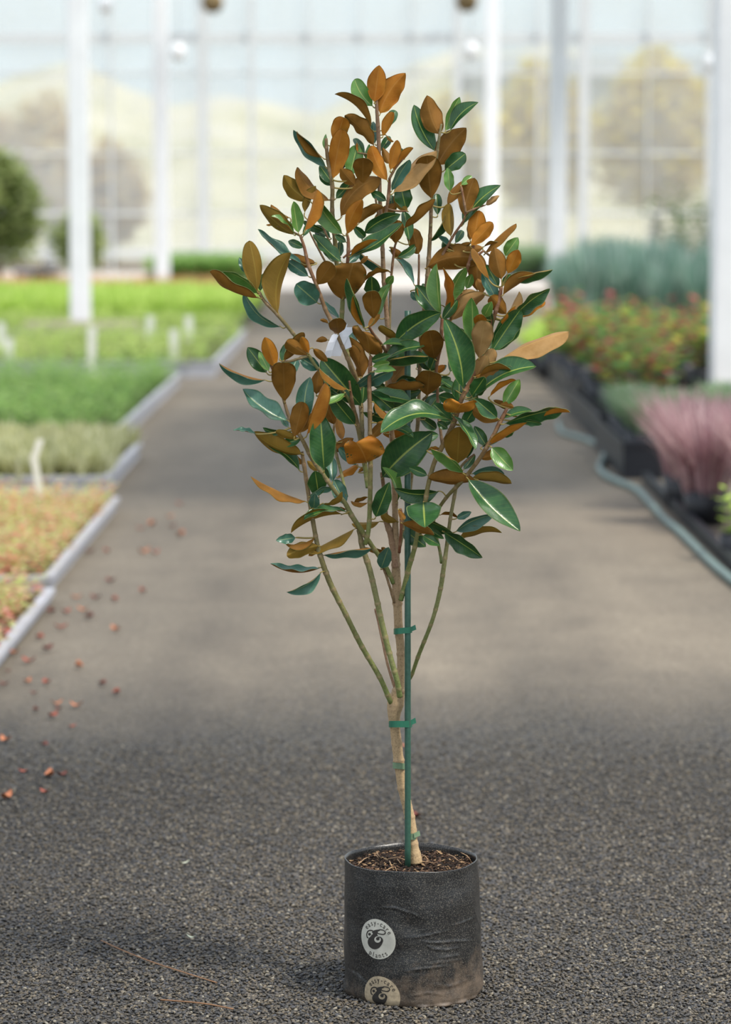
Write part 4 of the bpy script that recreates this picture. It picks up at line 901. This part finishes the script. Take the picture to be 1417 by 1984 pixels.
# --- leaves.  per close-up: origin and scale of the view, then base x y, tip x y, width, kind, layer cm, bend %
LEAVES = {
'A 480 110 2.834': """690 275 592 128 95 l 2 8;695 255 722 54 108 u -2 0;725 320 862 98 132 u 0 8;742 440 797 308 56 u 0 0;680 402 487 212 38 d 0 -12;698 494 540 328 78 d 0 -4
476 480 525 338 100 u 1 0;468 678 518 408 112 u -2 3;432 610 258 410 62 b 1 -8;416 558 275 416 36 d -1 0;470 700 398 600 66 g 3 0;436 520 430 428 24 l 0 0
345 795 203 656 96 o 0 8;458 792 278 614 74 d 0 10;312 860 372 715 46 o 1 0;310 962 382 738 62 u -2 0;280 972 254 800 66 l -1 0;258 980 74 820 82 o -1 6
232 885 132 815 44 d 1 8;525 978 378 784 86 l -1 5;510 888 716 672 112 d -3 14;545 980 628 792 84 u -5 8;560 662 600 492 95 l 1 0;592 708 514 618 76 d 1 0
632 700 634 588 108 d -1 0;770 684 682 496 86 u -1 4;780 590 742 502 46 d 1 0;783 628 822 464 56 u -2 5;797 626 905 504 40 u -1 0;790 740 886 572 56 b 0 8
797 752 1032 526 104 a -1 8;1010 786 985 552 150 d -2 0;1040 602 1195 398 142 d -1 6;1058 432 988 220 124 d 0 6;1032 522 918 274 98 g 3 8;1085 412 1162 228 62 l 2 5
1112 408 1262 256 70 g 1 10;1080 625 1192 535 92 g 3 0;1112 742 1100 612 58 l 1 0;1095 812 1178 688 56 d 1 0;1190 880 1244 674 108 d -1 5;1178 928 1382 714 84 g 2 6
1305 815 1380 765 34 a 3 0;1172 705 1232 654 42 l 3 0;1118 992 1106 812 68 o 0 0;872 842 846 734 98 g 4 0;882 850 808 764 52 o 1 6;855 942 1024 788 44 d -2 -4
765 792 680 742 50 g 2 0;482 782 560 700 64 g 3 0;606 920 738 824 54 d 1 8;688 905 815 812 66 d 1 0;636 975 832 868 82 g 0 10;1044 872 1040 780 56 g 4 0
656 592 668 484 34 l 2 0;642 545 588 452 42 g 4 0;795 884 790 764 58 g 4 0;604 522 600 472 14 u 2 0;760 430 802 466 14 d 2 0;700 480 690 360 50 b 5 0;742 400 812 300 60 g 5 0;730 520 780 440 50 g 5 0;862 560 835 515 44 g 5 0;515 620 545 540 60 g 5 0""",
'B 400 380 3.729': """640 270 476 150 30 l -2 0;502 212 434 208 14 d 2 -12;702 492 386 248 42 b 1 10;368 692 312 336 132 o -2 0;292 562 240 448 54 b 2 0;385 736 38 550 58 d -3 14
380 712 130 550 62 l -1 -8;545 948 283 704 66 b 2 10;388 690 416 560 50 g 3 0;520 860 604 424 148 o -1 8;792 482 608 428 84 d 3 8;742 582 624 498 88 b 4 0
800 644 905 488 132 d -1 0;805 772 655 640 165 b 1 0;962 884 848 762 40 b 2 8;982 482 778 284 86 g 0 6;902 305 750 218 56 g 3 0
1058 212 1142 296 64 g 3 0;1034 440 1402 204 84 g -2 -10;1040 436 1230 318 40 u -3 0;1110 492 1166 434 34 d 3 0;1322 546 1094 394 40 b 0 8;1136 624 1322 548 30 d 1 8
1022 482 1090 418 66 b 3 0;1212 894 1190 692 134 d -3 0;1200 722 1196 612 116 g 0 0;1250 872 1330 638 82 l -1 8;1148 962 1020 608 62 g -2 -6;1132 944 1066 722 50 u -1 0
956 996 945 908 124 d -6 0;880 1040 792 1048 44 d 3 -10;884 920 822 894 26 d 3 -8;900 915 972 908 24 b 1 0;1402 1042 1252 944 58 o -2 8
736 1152 612 1074 100 d -4 0;742 1140 700 1045 64 u -5 0;556 1194 698 992 74 d -1 -8;530 1172 600 1058 58 g 2 0;770 1100 850 1172 60 d 3 0;1012 334 930 280 52 g 3 0
960 444 966 350 60 g 4 0;700 292 742 205 50 g 4 0;850 360 812 262 70 b 5 0;1302 640 1340 590 60 l 0 0;1168 952 1250 858 50 d 1 0;660 580 560 700 1 g 9 0;860 250 700 180 55 g 5 0;1090 1080 1040 1000 60 b 3 0""",
'C 740 380 3.729': """268 424 222 240 112 d 0 0;96 344 108 212 112 d 0 0;664 334 702 112 132 u 1 0;640 324 626 190 44 d 2 0;640 362 795 196 104 u -2 0;740 424 964 208 40 d 1 0
735 366 862 348 18 d 0 4;536 396 642 338 46 d 1 0;592 396 726 374 70 d 2 0;316 522 688 455 190 d -1 12;888 434 982 304 100 l 2 0;866 606 815 378 136 d -2 0
908 564 985 394 108 u -1 0;776 606 658 384 48 d -2 -6;690 692 690 420 140 d 3 0;832 754 728 560 92 b 2 0;846 662 760 500 82 g 3 0;870 644 934 564 56 g 3 0
928 612 1224 536 44 g 0 8;872 718 1104 566 78 d -2 8;958 872 1206 676 96 g -1 10;1000 884 1176 768 20 u 0 0;905 856 790 728 112 d 1 0;905 850 992 696 54 a -3 -6
838 1016 962 800 40 u -4 0;798 1124 998 832 138 g -2 0;700 1178 742 912 158 a -5 0;722 964 708 878 92 u -3 0;656 1056 650 746 126 l -3 0;738 874 782 788 78 l -1 0
498 904 742 706 128 a -1 6;548 744 672 688 58 a 1 8;426 862 398 502 92 l -2 0;466 856 444 528 50 u -5 0;488 794 604 526 98 l -3 4;468 884 552 764 56 d -2 0
412 858 252 650 132 g 0 0;442 792 258 668 40 d -3 8;238 644 58 398 38 b 0 0;88 1066 416 850 175 g -11 6;-4 1078 176 1082 44 g -5 8;384 1180 345 978 170 d -3 0
-6 1190 275 1082 100 g 0 0;108 444 244 350 66 g 2 -6;338 334 462 130 38 g 1 0;532 392 398 280 30 b 1 0;530 342 572 270 58 g 3 0;800 1002 790 790 60 g 1 0
612 672 642 588 70 l 2 0;640 1062 562 958 58 g 2 0;845 1190 1334 988 112 a -2 8;210 690 250 740 55 b 3 0;200 330 160 120 80 g 5 0;60 290 118 200 40 g 5 0;520 480 460 300 70 g 6 0;330 870 300 640 80 g 4 0;735 700 700 620 60 d 2 0""",
'D 420 660 3.936': """385 250 242 58 130 g 1 0;400 236 325 90 70 l -1 0;450 212 370 -18 116 u -2 0;520 474 508 178 190 d -5 0;380 304 32 180 40 b 0 8;548 614 212 378 128 b -1 10
590 744 655 478 140 d -2 0;685 604 712 290 138 b 2 8;688 724 828 338 98 u -3 0;640 704 702 588 80 d 0 0;820 994 792 566 205 g -2 0;760 414 772 268 92 d 2 0
900 644 832 478 92 d 2 0;664 868 298 700 118 o -3 12;304 712 132 684 24 b -3 0;622 744 458 690 58 o 0 8;502 694 358 664 52 g 2 10;636 994 388 800 92 g 1 -8
662 944 548 868 60 d 1 0;690 1232 274 1044 34 d -1 8;792 222 634 128 104 b 1 0;560 274 612 138 74 b 3 0;502 174 542 18 52 g 1 0;1108 504 812 152 206 g -3 0
1002 376 788 220 26 d -5 0;1060 646 860 400 130 g -5 0;980 396 784 482 48 l -8 12;952 424 834 344 60 g -4 0;1048 352 1202 228 62 b -6 0;1198 238 1362 228 50 l -7 0
1112 486 1124 358 92 g -1 0;1108 544 1348 622 62 g -5 4;1198 470 1344 602 48 d 0 0;1218 628 1352 672 55 d -2 10;1332 504 1176 398 102 g -1 0;888 844 1038 748 88 d 1 0
780 1190 752 1000 142 g 1 0;884 1082 880 890 82 b 3 0;782 992 690 918 60 o 1 0;918 1042 1072 948 52 u 2 0;1080 1002 1124 970 28 d 2 0
1110 262 1022 42 90 d 2 0;1100 292 1080 218 46 d 2 0;1380 1232 1268 974 60 l -8 -8;1292 362 1180 318 60 g 0 0;548 662 498 582 52 b 2 0;1260 120 1360 60 70 g 2 0;1200 560 1240 470 60 g 3 0;960 760 920 600 70 d 4 0""",
'E 740 660 3.729': """0 186 318 118 36 g -3 4;108 314 142 148 102 a 3 0;10 352 296 322 70 d -10 -8;88 326 296 330 56 g -9 16;328 402 345 222 186 d -5 0;48 464 276 364 92 g -1 8
58 424 202 352 48 l -3 0;318 524 412 398 82 g 3 0;542 364 420 280 46 g 3 0;390 234 468 178 44 g 3 0;738 224 792 96 102 a 1 0;698 270 924 212 50 d -3 8
846 204 986 216 44 g -2 10;664 418 1098 194 128 g -3 8;778 404 962 288 28 u -2 0;878 474 992 288 104 l 1 0;648 404 742 268 116 g -1 0;838 562 678 424 112 g -3 0
852 580 664 506 108 d 1 0;942 484 812 432 52 d 1 10;880 604 1292 496 84 g -3 6;1150 552 1354 518 26 u -3 0
878 562 1078 508 58 g 0 8;1000 582 1152 602 42 g -2 8;758 764 1038 598 44 u 0 -6;718 772 922 648 30 b 2 0;790 768 942 932 126 l -4 0;648 962 878 966 84 b 2 12
690 1008 352 992 98 d -1 6;640 994 928 1030 72 o 0 8;545 900 560 632 205 o -1 0;514 536 672 778 56 g -6 8;526 592 12 662 122 g -9 -12;512 554 378 500 80 g 1 0
-2 996 352 676 262 g -4 4;20 672 222 698 50 g -6 12;592 962 364 788 70 l -7 -10;328 792 424 780 26 d 0 0;332 974 228 930 68 g 0 0;600 602 652 518 90 g 2 0
590 934 672 828 60 g 2 0;560 444 560 300 112 g 4 0;480 640 420 600 60 g 4 0;170 520 60 470 80 g 3 0;310 560 200 480 90 g 4 0;700 480 640 380 80 g 4 0;880 700 960 640 50 g 3 0;250 200 340 110 70 g 4 0""",
'F 500 900 5.45': """930 430 832 226 160 b 2 0;590 462 600 336 116 b -4 0;540 342 782 246 56 b -2 12;680 412 882 288 54 o -4 -16;950 502 502 582 64 g -3 -6;905 522 370 712 56 o -2 -4
932 474 818 470 50 d 1 0;612 762 300 832 48 d -1 8;400 772 198 800 108 b -2 0;655 860 318 960 160 o -3 -6;1032 676 545 930 46 o -5 -4;622 900 555 950 60 d 0 0
662 1088 152 1046 30 b 0 8;672 1135 318 1340 92 b -4 6;682 962 1180 886 52 b 2 8;1404 922 1130 880 52 d 1 8;1298 1104 1362 926 150 b -5 0;1240 564 1384 200 190 g -3 0
1290 602 1002 628 76 o 0 8;1162 404 988 392 46 d 1 8;1168 340 1010 420 40 d 2 0;750 170 690 60 90 g 3 0;560 500 590 430 40 g 1 0""",
'G 740 900 5.061': """228 518 682 668 124 g -9 10;408 366 420 560 335 g -6 0;190 572 504 684 96 d -3 0;160 560 0 476 80 o -4 10;216 638 425 800 172 g -7 0;400 694 534 770 100 g -4 0
468 636 604 724 78 g -5 0;598 656 974 904 146 g -4 4;722 772 1162 672 66 o 2 8;720 662 1082 500 118 b 0 10;732 530 874 468 76 b -1 0;568 494 742 526 30 d -1 8
838 132 1338 634 236 g -8 -6;570 262 140 236 150 g -2 8;72 872 -4 812 44 d -1 0;660 760 730 800 40 o 1 0;160 440 220 540 60 d -8 0""",
'N 600 500 2.952': """878 752 775 362 158 g -6 -5;415 600 650 508 62 g -9 6;410 612 668 566 42 g -10 8;302 692 232 460 72 d 0 0;430 745 562 588 104 a -1 0;618 922 742 788 92 b 3 0
812 934 712 838 82 g 0 0;868 944 938 866 62 g 1 0;1040 540 1200 305 120 g -5 0;520 860 575 925 40 l 0 8;350 760 470 860 90 g 2 0;950 690 1010 560 90 a 0 0;620 900 700 960 60 g 3 0
745 730 830 760 46 g 2 0;690 640 715 575 60 g 2 0;705 660 775 615 44 u 2 0;360 620 455 600 44 l -5 0;300 740 470 650 60 b -5 8;945 680 1080 640 50 d -3 6;1085 840 1150 850 40 d 0 8
560 1010 425 1005 50 u 3 0;880 600 900 500 60 g 4 0;480 560 420 590 40 u 2 0;905 1150 870 1000 110 g 4 0""",
'P 0 0 1': """812 800 795 768 20 g 3 0;715 760 792 776 26 g 2 4;833 716 828 680 24 g 2 0;802 692 768 648 28 g 4 0;832 762 872 733 27 g 4 0;762 832 802 800 28 g 4 0;800 862 848 843 25 g 4 6
692 902 658 868 22 b 4 0;852 832 884 788 26 g 5 0;742 742 768 698 26 g 5 0;872 722 888 676 24 g 5 0;642 762 618 722 24 b 4 0;846 716 812 700 20 g 4 0;930 700 958 660 24 g 4 0
893 780 860 770 24 g 4 0;930 890 975 872 20 d 3 0;756 480 780 500 16 d 3 0;716 850 745 820 20 d 2 0;944 866 925 835 22 g 4 0;585 850 556 858 20 g 2 0
857 620 880 590 22 g 4 0;968 578 940 540 22 g 5 0;718 700 748 690 18 g 0 0;812 493 796 470 16 d 3 0;644 360 620 340 16 g 4 0;652 510 632 480 20 g 4 0;590 480 566 470 16 g 3 0""",
}
TOPOF = {'u': 'g', 'd': 'g', 'o': 'g', 'a': 'g'}; UNDOF = {'g': 'o', 'l': 'u', 'b': 'd'}
def leaf_mesh(mb, uvl, bx, by, tx, ty, w, kind, layer, bend, rnd):
    L = math.hypot(tx - bx, ty - by)
    if L < 42 and w / L > .55 and layer > -7: k_ = 1.3; tx, ty = bx + (tx-bx)*k_, by + (ty-by)*k_; L *= k_
    elif L > 30: k_ = 1.04; tx, ty = bx + (tx-bx)*k_, by + (ty-by)*k_; L *= k_
    s2m = FOCUS / FPX
    under = kind in 'udoa'; w0 = w
    # nearest point of the wood, preferring wood below the leaf
    best, bc = None, 1e9
    for (x, y, z) in SK:
        c = math.hypot(x - bx, y - by) + .4 * max(0, by - y)
        if c < bc: bc, best = c, (x, y, z)
    sx, sy, sz = best; z0 = sz
    if w / L > .56: Lr = min(w / .56, L * 2.4); dz = -min(.085, math.sqrt(max(0, Lr*Lr - L*L)) * s2m)
    else: Lr = L; dz = rnd.uniform(-.018, .018)
    w = w * 1.02; wr = max(w, .42 * Lr); roll = math.acos(min(1, w / wr)) * .92 * rnd.choice((-1, 1)); wr_m = wr * s2m
    zb = z0 + (layer * .35); B = wp(bx, by, zb); T = wp(tx, ty, zb + layer * .65) + ray(tx, ty).normalized() * dz
    ch = T - B; Lm = ch.length; chn = ch.normalized(); vd = ray((bx+tx)/2, (by+ty)/2).normalized()
    S = chn.cross(vd).normalized(); N = S.cross(chn).normalized()
    if N.dot(vd) > 0: N = -N
    Sr = (S * math.cos(roll) + N * math.sin(roll)); Nr = (N * math.cos(roll) - S * math.sin(roll))
    Mt = -Nr if under else Nr                       # direction the top surface faces
    w *= 1.12; fold = rnd.uniform(.3, .6) if w / L < .75 else .18
    arch = rnd.uniform(.06, .28) * (-1 if rnd.random() < .25 else 1); wav = rnd.uniform(.04, .16); fr = rnd.uniform(9, 17); ph = rnd.uniform(0, 6)
    if rnd.random() < .45 and kind in 'udoa': a_, b_ = .70, .56
    elif rnd.random() < .25: a_, b_ = .68, .55
    else: a_, b_ = .70, .80
    mx = (a_/(a_+b_))**a_ * (b_/(a_+b_))**b_
    NL, NW = 22, 10; tp = .05; vv, uv = [], []
    def prof(t):
        if t < tp: return .03
        s_ = (t - tp) / (1 - tp); s_ = min(.9995, max(1e-4, s_))
        return max(.03 * (1 - t), s_**a_ * (1-s_)**b_ / mx)
    for side in (0, 1):
        for i in range(NL + 1):
            t = i / NL; t = t*t*(3-2*t)*.35 + t*.65
            mid = B + ch * t + S * (bend / 100 * Lm * 4 * t * (1-t)) - Mt * (arch * Lm * (t*t - t*.0)) + Mt * arch * Lm * t
            hw = wr_m / 2 * prof(t); wob = (1 + wav * .35 * math.sin(t * fr * 1.3 + ph), 1 + wav * .35 * math.sin(t * fr * 1.1 + ph * 2))
            for j in range(NW + 1):
                x = -1 + 2 * j / NW; ax = abs(x)
                p = mid + Sr * (hw * x * (1 - .08 * ax * fold) * wob[x > 0]) + Mt * (fold * hw * ax ** 1.4 + wav * hw * ax**2 * math.sin(t * fr + ph + (0 if x > 0 else 1.7)))
                if side: p = p - Mt * (.0005 + .0004 * max(0, 1 - ax * 6))
                vv.append(p); uv.append((.5 + x / 2, t))
    K = NW + 1; o = (NL + 1) * K; ff, mi = [], []
    flip = (Sr.cross(chn)).dot(Mt) < 0
    for i in range(NL):
        for j in range(NW):
            a, b, c, d = i*K+j, i*K+j+1, (i+1)*K+j+1, (i+1)*K+j
            t_, u_ = (a, b, c, d), (a+o, d+o, c+o, b+o)
            if flip: t_, u_ = t_[::-1], u_[::-1]
            ff += [t_, u_]; mi += [0, 1]
    rim = [i*K for i in range(NL+1)] + [NL*K+j for j in range(1, K)] + [i*K+NW for i in range(NL-1, -1, -1)] + [j for j in range(NW-1, 0, -1)]
    for a, b in zip(rim, rim[1:] + rim[:1]):
        f = (a, b, b+o, a+o); ff.append(f[::-1] if not flip else f); mi.append(0)
    bs = len(mb.v); mb.v += [tuple(v) for v in vv]; mb.f += [tuple(k + bs for k in f) for f in ff]
    km = {'g': 0, 'l': 1, 'b': 2, 'u': 3, 'd': 4, 'o': 5, 'a': 6}
    tm, um = (TOPOF[kind], kind) if under else (kind, UNDOF[kind])
    mb.mi += [km[tm] if m == 0 else km[um] for m in mi]; mb.col += [(1, 1, 1)] * len(vv); uvl += uv
    # leaf stalk reaching back to the wood
    d0 = math.hypot(sx - bx, sy - by); S0 = wp(sx, sy, sz); E1 = B + ch * (tp * 1.1)
    q = B - chn * min(Lm * .15, d0 * s2m * .4)
    n = 8; pts = []
    for i in range(n + 1):
        t = i / n; pts.append(S0 * (1-t)**3 + (S0.lerp(q, .5) - Vector((0, 0, .1 * d0 * s2m))) * 3*(1-t)**2*t + q * 3*(1-t)*t*t + B * t**3)
    pts.append(E1)
    r0 = .0019 if d0 > 25 else .0014; b0 = len(mb.v); f0 = len(mb.f)
    mb.tube(pts, [r0] * n + [.0012, .0007], 6, 7); uvl += [(.5, .0)] * (len(mb.v) - b0)
def leaf_obj(name, items, mats, parent):
    mb = MB(); uvl = []
    for it in items: leaf_mesh(mb, uvl, *it)
    ox, oy, oz = TREE.location
    mb.v = [(x-ox, y-oy, z-oz) for x, y, z in mb.v]
    me = mb.mesh(name); ul = me.uv_layers.new(name='uv')
    buf = []
    for lp in me.loops: buf += uvl[lp.vertex_index]
    ul.data.foreach_set('uv', buf)
    return link(name, me, mats, parent)
LMATS = [M[k] for k in 'glbudoa'] + [plain('leaf_stalk', (150, 130, 66), .6, .25, 60)]
ITEMS = []; rl = random.Random(11)
for key, txt in LEAVES.items():
    _, ox, oy, s_ = key.split(); ox, oy, s_ = float(ox), float(oy), float(s_)
    for row in txt.replace('\n', ';').split(';'):
        f = row.split()
        if len(f) < 8: continue
        bx, by, tx, ty, w = (float(v) for v in f[:5])
        if w < 3: continue
        ITEMS.append((ox+bx/s_, oy+by/s_, ox+tx/s_, oy+ty/s_, w/s_, f[5], float(f[6]), float(f[7]), random.Random(len(ITEMS) * 31 + 7)))
def area(it): return math.hypot(it[2]-it[0], it[3]-it[1]) * it[4] * (1 if it[6] < 2 else .4)
ITEMS.sort(key=area, reverse=True)
# four broad leaves seen nearly end-on, folded into cups: left edge, midrib and right edge
def cup_leaf(key, left, mid, right, kind, z, fold):
    ox, oy, s_ = key; n = 18; A = [catmull([(ox+x/s_, oy+y/s_) for x, y in c], n // 5 + 1) for c in (left, mid, right)]
    N = min(len(c) for c in A); mb = MB(); uvl = []; K = 11; vv = []
    for side in (0, 1):
        for i in range(N):
            for j in range(K):
                x = -1 + 2*j/(K-1); ax = abs(x); E = A[0] if x < 0 else A[2]
                px, py = (A[1][i][c] + (E[i][c] - A[1][i][c]) * (ax - .12*ax*(1-ax)) for c in (0, 1))
                dz = fold * ax**1.3 - 4.5 * math.sin(i/(N-1)*1.6) + (.5 * math.sin(i*.9 + 3*x)) * ax*ax
                vv.append(wp(px, py, z + dz - (0 if side == 0 else .06))); uvl.append((.5 + x/2, i/(N-1)))
    o = N*K; ff, mi = [], []
    for i in range(N-1):
        for j in range(K-1):
            q = (i*K+j, (i+1)*K+j, (i+1)*K+j+1, i*K+j+1); a_, b_, c_ = (vv[q[0]], vv[q[1]], vv[q[2]])
            q = q if (b_-a_).cross(c_-a_).y > 0 else q[::-1]
            ff += [q, tuple(k+o for k in q[::-1])]; mi += [0, 1]
    rim = [i*K for i in range(N)] + [(N-1)*K+j for j in range(1, K)] + [i*K+K-1 for i in range(N-2, -1, -1)] + list(range(K-2, 0, -1))
    for p, q in zip(rim, rim[1:] + rim[:1]): ff.append((p, q, q+o, p+o)); mi.append(0)
    km = {'u': 3, 'd': 4, 'o': 5}
    mb.v = [tuple(v) for v in vv]; mb.f = ff; mb.mi = [0 if m == 0 else km[kind] for m in mi]; mb.col = [(1, 1, 1)] * len(vv)
    bx, by = A[1][0]; sx, sy, sz = min(SK, key=lambda s: math.hypot(s[0]-bx, s[1]-by))
    mb.tube([wp(sx, sy, sz), wp(bx, by, z), wp(A[1][2][0], A[1][2][1], z - .6)], [.0018, .0014, .0008], 6, 7); uvl += [(.5, 0)] * (len(mb.v) - len(uvl))
    ox, oy, oz = TREE.location; mb.v = [(x-ox, y-oy, zz-oz) for x, y, zz in mb.v]
    me = mb.mesh('leaf'); ul = me.uv_layers.new(name='uv'); buf = []
    for lp in me.loops: buf += uvl[lp.vertex_index]
    ul.data.foreach_set('uv', buf); return link('leaf', me, LMATS, TREE)
KK, HH, BB, EE = (600, 760, 5.06), (580, 540, 5.06), (400, 380, 3.729), (740, 660, 3.729)
cup_leaf(KK, [(560,690),(470,698),(378,700),(352,600),(338,520),(388,462)], [(562,690),(550,650),(530,600),(500,548),(475,512),(455,490)], [(565,690),(640,655),(700,622),(737,570),(690,475),(600,414)], 'u', -8, 2.2)
cup_leaf(HH, [(690,740),(640,700),(590,620),(530,540),(522,470),(575,455)], [(690,740),(685,700),(680,650),(672,600),(655,550),(620,515)], [(690,740),(770,745),(818,720),(800,640),(750,580),(690,525)], 'd', -6.5, 1.5)
cup_leaf(BB, [(985,748),(920,705),(872,620),(872,560),(905,512),(970,484)], [(985,748),(1005,680),(1028,610),(1042,550),(1055,510),(1062,482)], [(985,748),(1065,715),(1115,660),(1152,600),(1155,535),(1110,474)], 'd', -2, 1.8)
cup_leaf(EE, [(512,520),(462,510),(443,470),(458,430),(500,416),(548,438)], [(515,522),(538,505),(553,488),(562,474),(567,464),(570,456)], [(520,522),(580,520),(645,505),(688,462),(672,428),(610,448)], 'u', -10, 1.5)
for it in ITEMS[:96]: leaf_obj('leaf', [it], LMATS, TREE)
tag(leaf_obj('foliage', ITEMS[96:], LMATS, TREE), kind='stuff')
